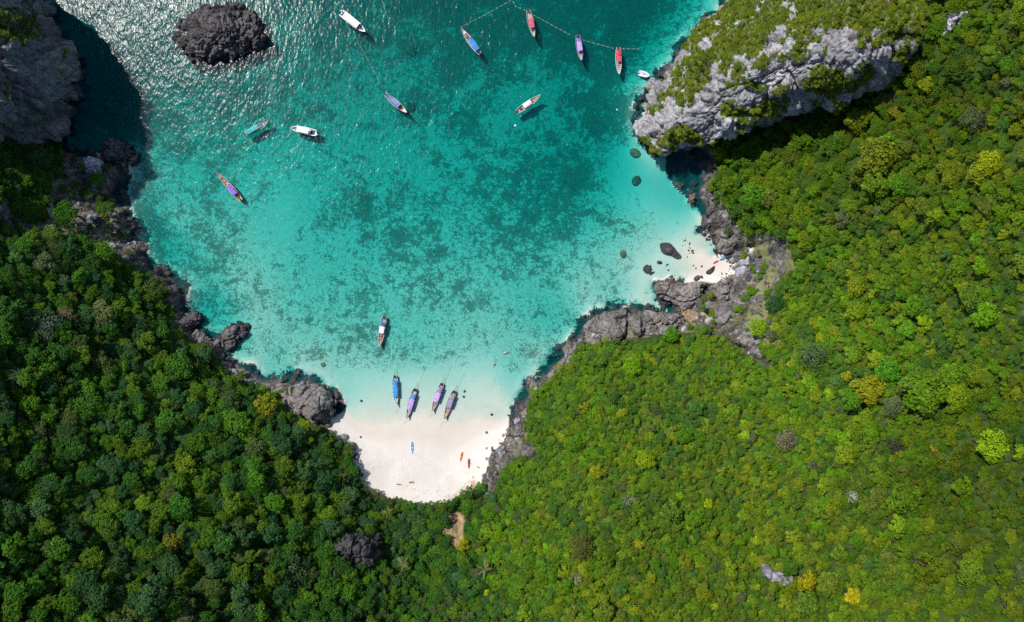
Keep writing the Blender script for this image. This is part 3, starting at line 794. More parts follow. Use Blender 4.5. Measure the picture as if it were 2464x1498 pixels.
for i, (nm, lb, mt, ol, ct, lp) in enumerate(ROCKS):
    big = max(np.ptp(np.array(ol), axis=0))
    slab = any(q in nm for q in ('slab', 'bluff', 'slope', 'wall', 'ramp', 'headland'))
    lone = nm == 'dark_boulder'
    if nm == 'forest_crag': mt = M_CRAG
    o_, b_, n_ = rock(nm, lb, 'rock', ol, mt, ct, lp, n=int(70 + big * 1.4), k=int(16 + big * 0.3), rough=(min(0.62, 0.04 + 0.0068 * big) if slab else (0.13 if lone else min(0.9, 0.05 + 0.0092 * big))), fine=0.7 if slab else 1.0, fiss=1.6 if slab else (0.0 if lone else 1.0), inset=0.04, seed=100 + i, rfreq=3.4 if slab else (4.0 if lone else 2.0))
    cen = np.array(ol).mean(0); rock_tops.append([tuple(cen + (np.array(q) - cen) * (0.66 if 'forest' in nm else 1.0)) for q in ol])

BLD = [
 (1587, 632, 0.9, 'small round dark boulder under the pale shallows near the long one', M_ROCKD), (1762, 627, 1.3, 'brown boulder beside the kayaks on the small beach', M_ROCK),
 (1742, 678, 1.3, 'grey boulder at the foot of the slab, small beach', M_ROCK), (1677, 670, 1.2, 'dark boulder awash at the edge of the small beach', M_ROCKD),
 (848, 1075, 1.5, 'dark boulder at the left rim of the beach', M_ROCKD), (826, 1052, 1.5, 'brown weathered boulder at the upper left corner of the beach', M_ROCK), (858, 1098, 1.2, 'dark flat boulder on the left rim of the beach', M_ROCKD),
 (790, 1022, 1.3, 'boulder awash beside the left rock headland', M_ROCKD), (808, 968, 1.6, 'dark rock at the seaward corner of the left headland', M_ROCKD),
 (862, 1130, 1.1, 'upright dark stone in the shaded corner of the beach', M_ROCKD), (869, 1143, 1.0, 'dark stone next to the upright one, shaded beach corner', M_ROCKD),
 (1211, 1048, 0.6, 'little dark stone nearest the rock pile, right side of beach', M_ROCK), (1211, 1078, 0.8, 'mossy stone against the right slope of the beach', M_ROCK), (1203, 1067, 0.55, 'small brown stone above the blue kayak', M_ROCK),
 (1171, 1041, 0.45, 'lone pebble-like stone, upper right of the beach', M_ROCK), (1171, 1079, 0.45, 'small stone left of the blue kayak', M_ROCK), (1171, 1104, 0.6, 'stone in front of the tall narrow rock', M_ROCK),
 (1147, 1182, 0.5, 'brown stone on orange soil at the beach back', M_ROCKO), (868, 1052, 0.4, 'small stone on the sand, upper left beach', M_ROCK),
 (870, 965, 0.5, 'stone under clear shallows left of the blue longtail', M_ROCKD), (1118, 942, 0.5, 'dark stone under shallows right of the last longtail', M_ROCKD), (1116, 955, 0.45, 'second dark stone under shallows right of the last longtail', M_ROCKD),
 (1183, 998, 0.5, 'dark stone at the waterline, right half of the beach', M_ROCKD), (1500, 612, 1.5, 'brown coral head under the shallow water, right of centre', M_CORAL),
 (778, 878, 0.9, 'dark coral head in the shallows off the left shore', M_CORAL), (992, 122, 2.2, 'brownish coral head under deep water between speedboat and blue longtail', M_CORAL),
 (1529, 369, 2.0, 'dark round coral head in the bright turquoise channel', M_CORAL), (1532, 435, 1.8, 'dark coral head at the lower end of the turquoise channel', M_CORAL), (988, 258, 2.0, 'greenish coral head beside the blue-grey longtail', M_CORAL),
]
for i, (px, py, r, lb, mt) in enumerate(BLD):
    boulder(px, py, r, lb, mt, seed=i * 7 + 1, rz=i * 1.3, sq=(1.0, 0.7 + 0.25 * ((i * 37) % 10) / 10, (0.55 + 0.03 * (i % 5)) if mt is not M_CORAL else 0.28))

# rubble along rocky shores: one object of many small broken stones
mb_protos = []
for s in range(5):
    q = MB().ball((0, 0, 0), 1.0, 9, 6)
    A = np.array(q.V)
    A = A * (1 + 0.35 * fbm(A[:, 0] * 1.5 + 9 * s, A[:, 1] * 1.5, A[:, 2] * 1.5, 2, s))[:, None] * np.array([1.0, 0.75, 0.6])
    mb_protos.append((A, q.F))
def scatter_rubble(name, mat, pts, radii):
    VV, FF = [], []
    b = 0
    for (x, y, z), r in zip(pts, radii):
        A, Fp = mb_protos[rng.integers(5)]
        a = rng.uniform(0, 6.28); ca, sa = math.cos(a), math.sin(a)
        B = A * r
        B = np.stack([B[:, 0] * ca - B[:, 1] * sa + x, B[:, 0] * sa + B[:, 1] * ca + y, B[:, 2] + z], 1)
        VV.append(B); FF += [tuple(i + b for i in f) for f in Fp]; b += len(A)
    me = mesh_of(name, np.concatenate(VV), FF, mat)
    ba = me.attributes.new('blockv', 'FLOAT', 'POINT'); ba.data.foreach_set('value', np.repeat(rng.uniform(0, 1, len(VV)), len(VV[0])).astype(np.float32))
    return link(name, me, kind='stuff')
cand = np.stack([rng.uniform(-190, 120, 60000), rng.uniform(-60, 125, 60000)], 1)
ci = np.clip(np.searchsorted(gx, cand[:, 0]), 0, nx - 1); cj = np.clip(np.searchsorted(gy, cand[:, 1]), 0, ny - 1)
rb = rockband[cj, ci]; sdc = sd[cj, ci]; rkc = rocky[cj, ci]
keep = (rb > 0.4) & (rng.uniform(0, 1, len(cand)) < 0.22) & (sdc > -4)
pts = cand[keep]; zz = T(pts[:, 0], pts[:, 1])
scatter_rubble('shore_rubble', M_ROCKD, np.column_stack([pts, zz]), np.clip(rng.lognormal(-0.65, 0.5, len(pts)), 0.2, 1.7))
k2 = (rb > 0.5) & (rng.uniform(0, 1, len(cand)) < 0.07) & (sdc > 0.5)
pts = cand[k2]
scatter_rubble('shore_rubble', M_ROCK, np.column_stack([pts, T(pts[:, 0], pts[:, 1])]), np.clip(rng.lognormal(-0.25, 0.5, len(pts)), 0.4, 2.0))
cand2 = np.stack(unproj(rng.uniform(1580, 1810, 1500), rng.uniform(500, 700, 1500), 0.3), 1)
p2x, p2y = proj(cand2[:, 0], cand2[:, 1], 0.2)
kp = inside([(1600, 610), (1690, 540), (1722, 600), (1812, 604), (1790, 690), (1712, 690), (1600, 684)], p2x, p2y) & (fbm(cand2[:, 0] / 4, cand2[:, 1] / 4, 0, 3, 61) > 0.22)
pts = cand2[kp]
scatter_rubble('beach_pebbles', M_ROCKD, np.column_stack([pts, T(pts[:, 0], pts[:, 1])]), np.clip(rng.lognormal(-1.35, 0.45, len(pts)), 0.1, 0.7))

# ------------------------------------------------------------------ vegetation
def crown_mesh(name, seed, nlobes=16, ncards=950, flat=0.75, cone=0.0, card=0.15, loose=0.0):
    r = np.random.default_rng(seed)
    V, F, SH = [], [], []
    lobes = []
    for i in range(nlobes):
        a = i * 2.39996 + r.uniform(-0.4, 0.4)
        rad = math.sqrt((i + 0.4) / nlobes) * 0.76 * r.uniform(0.85, 1.12)
        h = math.sqrt(max(0.0, 1 - min(1, rad) ** 2)) * flat + cone * (1 - rad) + r.uniform(-0.10, 0.10)
        lobes.append((rad * math.cos(a), rad * math.sin(a), h, r.uniform(0.22, 0.36), r.uniform(0.86, 1.14)))
    per = ncards // nlobes
    for (lx, ly, lh, lr, ls) in lobes:
        out = np.array([lx, ly, 0.55]); out /= np.linalg.norm(out)
        for k in range(per):
            d = r.normal(size=3) + out * 0.9
            d /= np.linalg.norm(d)
            if d[2] < -0.35:
                d[2] = -d[2]
            pos = np.array([lx, ly, lh]) + d * lr * r.uniform(0.75, 1.12) * np.array([1, 1, 0.85]) + r.normal(size=3) * loose
            nrm = d + r.normal(size=3) * 0.42 + np.array([0, 0, 0.25]); nrm /= np.linalg.norm(nrm)
            u = np.cross(nrm, r.normal(size=3)); u /= np.linalg.norm(u); w = np.cross(nrm, u)
            s = card * r.uniform(0.55, 1.15)
            b = len(V)
            V += [pos - u * s * 0.55, pos + w * s * 0.42 + nrm * s * 0.10, pos + u * s * 0.6, pos - w * s * 0.42 + nrm * s * 0.10]
            F.append((b, b + 3, b + 2, b + 1))
            SH.append(ls * r.uniform(0.72, 1.28))
    me = mesh_of(name, V, F, M_LEAF)
    at = me.attributes.new('leafshade', 'FLOAT', 'FACE')
    at.data.foreach_set('value', np.array(SH, np.float32))
    return me

CROWNS = [crown_mesh('crown', s, nlobes=nl, flat=fl, cone=cn, card=cd, loose=lo, ncards=nc) for s, nl, fl, cn, cd, lo, nc in
          ((1, 15, 0.75, 0, 0.16, 0.02, 1000), (2, 20, 0.65, 0, 0.15, 0.02, 1100), (3, 12, 0.85, 0.1, 0.17, 0.02, 900), (4, 24, 0.7, 0.0, 0.13, 0.02, 1200), (5, 17, 0.9, 0.7, 0.15, 0.02, 1100), (6, 14, 0.6, 0, 0.12, 0.08, 800))]

def trunk_mesh(seed):
    r = random.Random(seed)
    mb = MB()
    mb.tube([(0, 0, -1.2), (0.03, 0.02, -0.5), (0.0, 0.0, 0.25)], [0.085, 0.06, 0.045], 7)
    for k in range(4):
        a = k * 1.57 + r.uniform(-0.4, 0.4)
        mb.tube([(0, 0, -0.25 + 0.1 * k), (0.25 * math.cos(a), 0.25 * math.sin(a), 0.15 + 0.05 * k), (0.55 * math.cos(a), 0.55 * math.sin(a), 0.42)], [0.04, 0.028, 0.012], 5)
    return mb.mesh('trunk', M_BARK, True)
TRUNKS = [trunk_mesh(s) for s in (1, 2, 3)]

PAL_L = np.array([(.036, .088, .011), (.046, .108, .011), (.030, .074, .012), (.060, .120, .010), (.040, .078, .022), (.072, .115, .010), (.028, .066, .018), (.060, .078, .018)])
PAL_R = np.array([(.092, .160, .005), (.112, .176, .005), (.076, .150, .005), (.130, .182, .006), (.092, .138, .007), (.066, .128, .007), (.098, .138, .010), (.150, .205, .006)])
PAL_G = np.array([(.066, .165, .006), (.082, .178, .006), (.062, .140, .009), (.098, .178, .008), (.048, .115, .012)])
PAL_L = PAL_L * np.array([1.25, 1.45, 1.7]); PAL_R = PAL_R * np.array([1.28, 1.20, 2.4]); PAL_G = PAL_G * np.array([1.25, 1.18, 2.0])  # palettes brightened; extra blue puts haze into the leaf colour
_gr = [(1300, 1000, .9), (1220, 1250, .9), (1500, 900, .8), (1500, 1100, .55), (1700, 950, .6), (1700, 1300, .3), (1500, 1350, .45), (1950, 1300, .25), (2200, 1400, .35), (2100, 900, .8), (2300, 950, .65), (2350, 1150, .2),
       (2400, 700, .45), (2200, 600, .35), (2000, 600, .6), (1850, 450, .8), (2000, 400, .6), (2250, 300, .4), (2400, 100, .5), (1250, 1450, .7)]
green_fn = tps([q[:2] for q in _gr], [q[2] for q in _gr], 1e-3)
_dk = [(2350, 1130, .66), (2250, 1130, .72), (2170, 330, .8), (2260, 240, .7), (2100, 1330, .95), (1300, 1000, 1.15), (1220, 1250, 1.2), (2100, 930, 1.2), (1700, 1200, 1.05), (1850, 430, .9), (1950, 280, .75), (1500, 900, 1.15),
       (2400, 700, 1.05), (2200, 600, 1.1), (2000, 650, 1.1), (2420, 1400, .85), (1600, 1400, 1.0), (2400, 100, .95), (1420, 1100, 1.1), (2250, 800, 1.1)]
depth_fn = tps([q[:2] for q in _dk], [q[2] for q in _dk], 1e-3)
def tint_for(px, py, n1):
    """leaf colour by place: darker broadleaf wood left, yellow-green scrub on the right slopes"""
    u = rng.uniform()
    right = float(smooth(1120, 1260, np.array(px))) if py > 700 else float(smooth(1500, 1650, np.array(px)))
    pal = PAL_L
    if rng.uniform() < right:
        greener = float(np.clip(green_fn(np.array([px]), np.array([py]))[0] + 0.45 * n1, 0, 1))
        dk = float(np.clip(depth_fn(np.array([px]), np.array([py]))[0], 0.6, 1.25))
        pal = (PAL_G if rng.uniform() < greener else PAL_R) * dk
    # stands of one kind grow together: the kind drifts with place, with a few strangers mixed in
    i = int(np.clip((0.5 + 0.85 * n1) * len(pal), 0, len(pal) - 1)) if rng.uniform() < 0.55 else int(rng.integers(len(pal)))
    c = pal[i] * rng.uniform(0.84, 1.18)
    if rng.uniform() < 0.012:
        c = np.array([.105, .135, .055]) * rng.uniform(0.8, 1.15)          # grey or half-bare crowns
    elif rng.uniform() < 0.03:
        c = c * np.array([1.4, 1.38, 0.9])
    return c

def colour_word(c):
    r, g_, b = c
    if r > 0.17 and g_ > 0.15 and r > 0.78 * g_: return 'golden yellow'
    if b > 0.055: return 'grey-green'
    if g_ > 0.235: return 'bright lime-green'
    if r > g_ * 0.92: return 'olive-brown'
    if r > g_ * 0.74: return 'yellow-green'
    if g_ < 0.115: return 'dark green'
    if g_ > 0.18: return 'fresh green'
    return 'mid-green'

LAND = [((520, 80), 'the sea rock'), ((110, 783), 'the blue-grey tree'), ((35, 910), 'the dead tree'), ((730, 970), 'the rock headland'), ((840, 1330), 'the forest crag'),
        ((1000, 1215), 'the back of the beach'), ((1166, 1369), 'the big pale palm'), ((971, 1357), 'the small pale palm'), ((1280, 1090), 'the rock face'), ((1500, 790), 'the cracked bluffs'),
        ((1760, 690), 'the small beach'), ((1823, 789), 'the lime bush'), ((2108, 377), 'the big olive tree'), ((2375, 392), 'the yellow-lime tree'), ((2310, 45), 'the bare rock patch'),
        ((2050, 200), 'the limestone pinnacle'), ((2296, 939), 'the round lime tree'), ((2090, 936), 'the large yellow tree'), ((2386, 1075), 'the wide lime tree'), ((1936, 1395), 'the golden tree'), ((2330, 1372), 'the domed tree'),
        ((1514, 1205), 'the bare grey tree'), ((423, 1299), 'the olive conical tree'), ((613, 1155), 'the valley-edge tree'), ((240, 440), 'the small shore bush'), ((60, 1400), 'the lower left corner'), ((2050, 1195), 'the white bare shrub')]
def place_phrase(px, py, k=0):
    best = sorted(((math.hypot(px - a, py - b), (a, b), nm) for (a, b), nm in LAND))[k]
    d, (a, b), nm = best
    ang = math.degrees(math.atan2(b - py, px - a)) % 360
    dr = ['right of', 'up and right of', 'above', 'up and left of', 'left of', 'down and left of', 'below', 'down and right of'][int((ang + 22.5) // 45) % 8]
    dist = 'close' if d < 60 else ('near' if d < 110 else ('some way' if d < 165 else ('well' if d < 230 else 'far')))
    return f'{dist} {dr} {nm}'

FEAT = [  # picture x, y, radius in picture px, leaf colour, crown kind, label
 (2108, 377, 50, (.12, .15, .012), 1, 'big olive tree with broad lumpy crown in the right forest'), (2375, 392, 32, (.22, .26, .01), 3, 'yellow-lime tree with dense round crown near the right edge'),
 (2225, 205, 20, (.17, .20, .01), 0, 'small yellow-green tree right of the pinnacle foot'), (1810, 473, 35, (.07, .18, .012), 3, 'rounded fresh green tree above the rock wall'), (2150, 270, 15, (.17, .15, .02), 0, 'ochre tree just below the pinnacle'),
 (1823, 789, 26, (.15, .26, .008), 3, 'bright lime bush beside the long grey rock slope'), (2220, 779, 22, (.16, .26, .01), 2, 'bright lime tree between yellow and green crowns on the right'), (2370, 759, 32, (.11, .24, .01), 1, 'bright green lobed tree near the right edge'),
 (2296, 939, 21, (.20, .28, .008), 3, 'round lime tree with smooth crown in the right forest'), (2090, 936, 40, (.19, .20, .01), 1, 'large yellow tree with spreading crown, right forest'), (1963, 776, 18, (.17, .22, .01), 0, 'yellow-green tree inland of the rock slope'),
 (2036, 904, 13, (.24, .24, .012), 0, 'tiny yellow tree left above the large yellow one'), (1860, 733, 25, (.028, .08, .02), 3, 'dark green bush among dry grass above the rocks'), (1960, 859, 36, (.07, .12, .045), 5, 'grey-green feathery tree inland of the dark crack'),
 (2136, 892, 32, (.06, .19, .012), 1, 'emerald tree above the large yellow tree'), (2226, 942, 56, (.09, .17, .01), 1, 'very wide green tree left of the round lime tree'), (2386, 1075, 42, (.16, .26, .01), 3, 'wide lime tree in the dark wood at the right'),
 (1936, 1395, 24, (.22, .20, .008), 4, 'golden tree leaning beside the pale forest rock'), (2048, 1435, 22, (.30, .27, .010), 0, 'brightest golden tree near the bottom right'), (2330, 1372, 36, (.10, .16, .014), 3, 'domed green tree at lower right'),
 (2028, 1052, 17, (.13, .26, .01), 0, 'small lime tree in the middle of the right slope'), (2153, 1072, 21, (.05, .05, .032), 5, 'dark grey-brown bushy tree on the right slope'), (1893, 1058, 28, (.16, .14, .085), 5, 'brown half-bare tree on the right slope'),
 (2245, 1077, 10, (.30, .22, .012), 0, 'tiny orange-yellow tree on the right slope'), (1115, 1309, 18, (.21, .22, .010), 2, 'yellow-green bush below the sandy clearing'), (1401, 1315, 33, (.085, .085, .022), 5, 'brown-olive tree on the headland slope'),
 (1434, 1135, 18, (.18, .21, .01), 0, 'yellow tree on the headland above the beach'), (433, 1219, 34, (.04, .125, .016), 3, 'rich green tree in the lower left forest'), (455, 1119, 26, (.12, .17, .014), 2, 'yellow-green tree in the lower left forest'),
 (423, 1299, 26, (.11, .115, .014), 4, 'olive conical tree in the lower left forest'), (567, 1212, 25, (.09, .16, .014), 4, 'slim bright conical tree in the lower left forest'), (700, 1375, 36, (.055, .085, .038), 5, 'tall grey-green tree left of the forest crag'),
 (613, 1155, 28, (.06, .17, .012), 3, 'bright green tree at left, above the valley'), (380, 1049, 20, (.04, .15, .016), 3, 'emerald small-crowned tree on the left slope'), (110, 783, 34, (.075, .11, .075), 5, 'blue-grey tree on the left slope'),
 (247, 753, 33, (.12, .14, .05), 3, 'pale olive domed tree on the left slope'), (160, 758, 22, (.15, .13, .07), 5, 'tan half-bare tree next to the blue-grey tree'), (433, 879, 36, (.045, .12, .016), 1, 'green tree leaning over the left shore'),
 (240, 432, 20, (.05, .14, .008), 3, 'small bright green bush on the pale shore rocks, left'), (160, 515, 34, (.035, .10, .010), 3, 'round green bush alone on the scree, left shore'), (258, 505, 24, (.05, .11, .010), 2, 'green bush at the waterline scree, left shore'),
 (640, 975, 30, (.14, .16, .014), 0, 'yellow-olive tree behind the left rock headland'), (745, 1015, 16, (.14, .19, .012), 0, 'yellow-green bush on top of the left rock headland'), (2450, 1085, 22, (.16, .25, .01), 2, 'lime tree cut by the right picture edge'),
 (2440, 36, 13, (.22, .17, .012), 0, 'orange-tinged tree in the upper right corner'), (1500, 810, 1, (.1, .1, .1), 0, None), (1608, 805, 20, (.07, .19, .008), 1, 'green bush growing over the right bluff'), (1690, 738, 7, (.07, .16, .01), 2, 'small bush in the cleft between the rock slabs'),
 (1704, 712, 10, (.14, .15, .014), 4, 'mossy yellow-green strip of bush in the rock cleft'), (1538, 1309, 12, (.24, .24, .012), 0, 'small yellow tree on the headland'),
]
FEAT = [f[:3] + (tuple(1.25 * v for v in f[3]),) + f[4:] for f in FEAT if f[5]]

def make_tree(name, label, cat, x, y, z, r, tint, kind, group=None, hgt=1.0, rz=None):
    t = thing(name, label, cat, (x, y, z), rng.uniform(0, 6.28) if rz is None else rz, group)
    lift = r * 1.0 * hgt
    c = link('crown', CROWNS[kind], t, (0, 0, lift))
    c.scale = (r, r, r * (1.0 if hgt <= 1.2 else 1.25))
    c['tint'] = [float(v) for v in tint]
    k = link('trunk', TRUNKS[int(rng.integers(3))], t, (0, 0, lift))
    k.scale = (r, r, r)
    return t

placed = []
feat_xy = []
for (px, py, rp, c, kd, lb) in FEAT:
    z0 = ground_at(px, py)[2]
    r = rp * (CAM_H - z0) / FPX * 1.04
    up = r * 1.5
    x, y, z = ground_at(px, py, up)
    on_rock = False
    r = rp * (CAM_H - z - up) / FPX * 1.04
    lift_rock = 0
    make_tree('bush' if ('bush' in lb) else 'broadleaf_tree', lb, 'bush' if 'bush' in lb else 'tree', x, y, z + (5.0 if 'headland' in lb and 'bush' in lb else (3.2 if 'bluff' in lb else (1.5 if 'cleft' in lb else 0))), r, c, kd)
    placed.append((x, y, r))

# candidates for every other tree
EXCL = [SANDP, [(1072, 1232), (1102, 1224), (1128, 1244), (1120, 1280), (1124, 1294), (1106, 1326), (1088, 1320), (1078, 1294), (1058, 1288), (1064, 1264), (1078, 1258)], [(1660, 596), (1790, 596), (1780, 690), (1690, 700), (1655, 690)], [(1228, 985), (1258, 955), (1270, 990), (1262, 1030), (1275, 1085), (1250, 1100), (1212, 1125), (1186, 1192), (1160, 1192), (1164, 1150), (1180, 1092), (1214, 1062), (1222, 1030)]] + rock_tops
PINX = PIN
def radius_for(px, py):
    u = rng.uniform()
    if py > 1180 and 850 < px < 1190: return rng.uniform(1.2, 2.5)
    if px < 900: return 1.5 + 2.5 * u ** 1.6 + (rng.uniform(0.6, 2.0) if rng.uniform() < 0.10 else 0)
    if px < 1480 and py > 1180: return 0.8 + 1.3 * u ** 1.4 + (rng.uniform(0.6, 1.8) if rng.uniform() < 0.07 else 0)
    if px < 1880 and py > 780: return 0.7 + 1.2 * u ** 1.5 + (rng.uniform(0.6, 1.8) if rng.uniform() < 0.07 else 0)
    if py < 560: return 1.2 + 1.8 * u ** 1.5 + (rng.uniform(0.8, 2.2) if rng.uniform() < 0.12 else 0)
    return 0.95 + 1.4 * u ** 1.4 + (rng.uniform(0.8, 2.4) if rng.uniform() < 0.12 else 0)
cellg = {}
CS = 5.0
def near(x, y, r, f):
    i, j = int(x // CS), int(y // CS)
    for a in (-1, 0, 1):
        for b in (-1, 0, 1):
            for (X, Y, R) in cellg.get((i + a, j + b), ()):
                if (X - x) ** 2 + (Y - y) ** 2 < (f * (r + R)) ** 2:
                    return True
    return False
def put(x, y, r):
    cellg.setdefault((int(x // CS), int(y // CS)), []).append((x, y, r))
for q in placed:
    put(*q)
NC = 170000
cx_ = rng.uniform(-200, 200, NC); cy_ = rng.uniform(-135, 132, NC)
cz_ = T(cx_, cy_)
cpx, cpy = proj(cx_, cy_, cz_ + 2.0)
ii = np.clip(np.searchsorted(gx, cx_), 0, nx - 1); jj = np.clip(np.searchsorted(gy, cy_), 0, ny - 1)
sdv = sd[jj, ii]; rbv = rockband[jj, ii]; dry = dry_m[jj, ii]
ok = (cz_ > 0.9) & (sdv > 1.5) & (cpx > -260) & (cpx < 2720) & (cpy > -220) & (cpy < 1720)
for pl in EXCL:
    ok &= ~inside(pl, cpx, cpy)
patch = fbm(cx_ / 9, cy_ / 9, 0, 3, 41)
rockless = rbv + 0.5 * patch < 0.42
shrubby = (rbv + 0.9 * patch < 0.55) & (rbv > 0.1)
ok &= rockless | (rng.uniform(0, 1, NC) < 0.06) | (shrubby & (rng.uniform(0, 1, NC) < 0.3))
ok &= ~(dry & (patch < -0.12))
nvar = fbm(cx_ / 11, cy_ / 11, 0, 3, 43)
order = np.nonzero(ok)[0]
# inside the footprint of the two cliffs nothing grows below them
pin_w = [unproj(a, b, z) for (a, b), z in zip(PIN, PIN_L)]
clf_w = [unproj(a, b, z) for (a, b), z in zip(CLF, CLF_L)]
order = order[~(inside(pin_w, cx_[order], cy_[order]) | inside(clf_w, cx_[order], cy_[order]))]
trees = []
for rep in (1.0, 0.66, 0.5, 0.42):
    for n_ in order:
        px, py = cpx[n_], cpy[n_]
        r = radius_for(px, py) * rep
        if rbv[n_] > 0.4: r = min(r, 1.5)
        x, y = cx_[n_], cy_[n_]
        if near(x, y, r, 0.42 if rep == 1.0 else 0.48):
            continue
        put(x, y, r)
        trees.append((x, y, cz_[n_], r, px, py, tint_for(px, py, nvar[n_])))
print('trees', len(trees))
def shown(t):
    x, y, z, r, px, py, c = t
    return 20 < px < 2444 and 15 < py < 1483
ranked = sorted((t for t in trees if shown(t)), key=lambda t: -t[3] / (CAM_H - t[2]))
N_IND = 245
ind = ranked[:N_IND]; ind_ids = set(id(t) for t in ind)
labels = {}
for t in ind:
    x, y, z, r, px, py, c = t
    kd = int(rng.choice([0, 1, 2, 3, 4, 5], p=[.22, .24, .18, .18, .1, .08]))
    z_top = z + r * 1.6
    tx, ty = proj(x, y, z_top)
    size = 'large' if r > 4.0 else ('broad' if r > 3.2 else ('medium' if r > 2.5 else 'small'))
    shape = ['rounded', 'lumpy', 'full', 'dense', 'pointed', 'loose'][kd]
    lb = f'{size} {shape} {colour_word(c)} tree {place_phrase(tx, ty)}'
    for k2 in range(1, 6):
        if lb in labels:
            lb = f'{size} {shape} {colour_word(c)} tree {place_phrase(tx, ty, k2)}'
    labels[lb] = labels.get(lb, 0) + 1
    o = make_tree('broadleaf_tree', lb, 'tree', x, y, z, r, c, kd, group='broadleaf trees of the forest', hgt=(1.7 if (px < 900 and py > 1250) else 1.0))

def scatter(name, pts, scl, tints, kinds, rz, lifts, kind='stuff', tilt=None):
    """one object: foliage instanced on its points"""
    n = len(pts)
    me = bpy.data.meshes.new(name)
    P = np.array(pts, np.float32); P[:, 2] += np.array(lifts, np.float32)
    me.vertices.add(n); me.vertices.foreach_set('co', P.ravel())
    a = me.attributes.new('sc', 'FLOAT_VECTOR', 'POINT'); a.data.foreach_set('vector', np.array(scl, np.float32).ravel())
    rot = np.zeros((n, 3), np.float32); rot[:, 2] = rz
    rot[:, 0] = rng.normal(0, 0.12, n); rot[:, 1] = rng.normal(0, 0.12, n)
    a = me.attributes.new('ro', 'FLOAT_VECTOR', 'POINT'); a.data.foreach_set('vector', rot.ravel())
    a = me.attributes.new('tint', 'FLOAT_VECTOR', 'POINT'); a.data.foreach_set('vector', np.array(tints, np.float32).ravel())
    a = me.attributes.new('ki', 'INT', 'POINT'); a.data.foreach_set('value', np.array(kinds, np.int32))
    o = link(name, me, kind=kind)
    md = o.modifiers.new('foliage', 'NODES')
    md.node_group = scatter_group()
    return o
_sg = []
def scatter_group():
    if _sg:
        return _sg[0]
    pc = bpy.data.collections.new('crown_kinds')
    for i, me in enumerate(CROWNS):
        po = bpy.data.objects.new('foliage_%s' % 'abcdef'[i], me)
        pc.objects.link(po)
    ng = bpy.data.node_groups.new('scatter_foliage', 'GeometryNodeTree')
    ng.interface.new_socket('Geometry', in_out='INPUT', socket_type='NodeSocketGeometry')
    ng.interface.new_socket('Geometry', in_out='OUTPUT', socket_type='NodeSocketGeometry')
    N = ng.nodes.new; L = ng.links.new
    gi = N('NodeGroupInput'); go = N('NodeGroupOutput')
    ci = N('GeometryNodeCollectionInfo'); ci.inputs['Collection'].default_value = pc
    ci.inputs['Separate Children'].default_value = True; ci.inputs['Reset Children'].default_value = True
    ip = N('GeometryNodeInstanceOnPoints'); ip.inputs['Pick Instance'].default_value = True
    def na(nm, dt):
        q = N('GeometryNodeInputNamedAttribute'); q.data_type = dt; q.inputs['Name'].default_value = nm
        return [s for s in q.outputs if s.enabled and s.name == 'Attribute'][0]
    L(gi.outputs[0], ip.inputs['Points']); L(ci.outputs[0], ip.inputs['Instance'])
    L(na('ki', 'INT'), ip.inputs['Instance Index'])
    er = N('FunctionNodeEulerToRotation'); L(na('ro', 'FLOAT_VECTOR'), er.inputs[0]); L(er.outputs[0], ip.inputs['Rotation'])
    L(na('sc', 'FLOAT_VECTOR'), ip.inputs['Scale'])
    L(ip.outputs[0], go.inputs[0])
    _sg.append(ng)
    return ng

rest = [t for t in trees if id(t) not in ind_ids]
R_ = np.array([t[3] for t in rest])
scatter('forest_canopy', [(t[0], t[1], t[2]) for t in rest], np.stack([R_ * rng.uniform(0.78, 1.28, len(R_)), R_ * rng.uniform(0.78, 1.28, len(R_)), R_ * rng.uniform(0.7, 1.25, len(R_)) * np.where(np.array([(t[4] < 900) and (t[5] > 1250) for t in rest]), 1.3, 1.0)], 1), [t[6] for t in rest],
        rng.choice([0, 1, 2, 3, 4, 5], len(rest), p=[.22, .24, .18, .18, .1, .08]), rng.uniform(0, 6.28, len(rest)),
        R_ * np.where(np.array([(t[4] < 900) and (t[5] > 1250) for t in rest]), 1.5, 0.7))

# shrubs on the cliffs and on the shore bluffs
def cliff_shrubs(name, B, Nn, mask, count, rlo, rhi, pal):
    id_ = np.nonzero(mask)[0]
    id_ = rng.permutation(id_)
    got, cells = [], {}
    for i in id_:
        r = rlo + (rhi - rlo) * rng.uniform() ** 2
        x, y, z = B[i]
        key = (int(x // 2), int(y // 2))
        if any((X - x) ** 2 + (Y - y) ** 2 + (Z - z) ** 2 < (0.62 * (r + R)) ** 2 for a in (-1, 0, 1) for b in (-1, 0, 1) for (X, Y, Z, R) in cells.get((key[0] + a, key[1] + b), ())):
            continue
        cells.setdefault(key, []).append((x, y, z, r)); got.append((x, y, z, r))
        if len(got) >= count:
            break
    A = np.array(got)
    R = A[:, 3]
    ti = pal[rng.integers(len(pal), size=len(A))] * rng.uniform(0.8, 1.25, (len(A), 1))
    scatter(name, A[:, :3], np.stack([R, R, R * 0.8], 1), ti, rng.choice([0, 1, 2, 3, 5], len(A)), rng.uniform(0, 6.28, len(A)), -0.1 * R)
bpx, bpy_ = proj(PB[:, 0], PB[:, 1], PB[:, 2])
veg = fbm(PB[:, 0] / 5, PB[:, 1] / 5, PB[:, 2] / 5, 4, 71) * 1.1
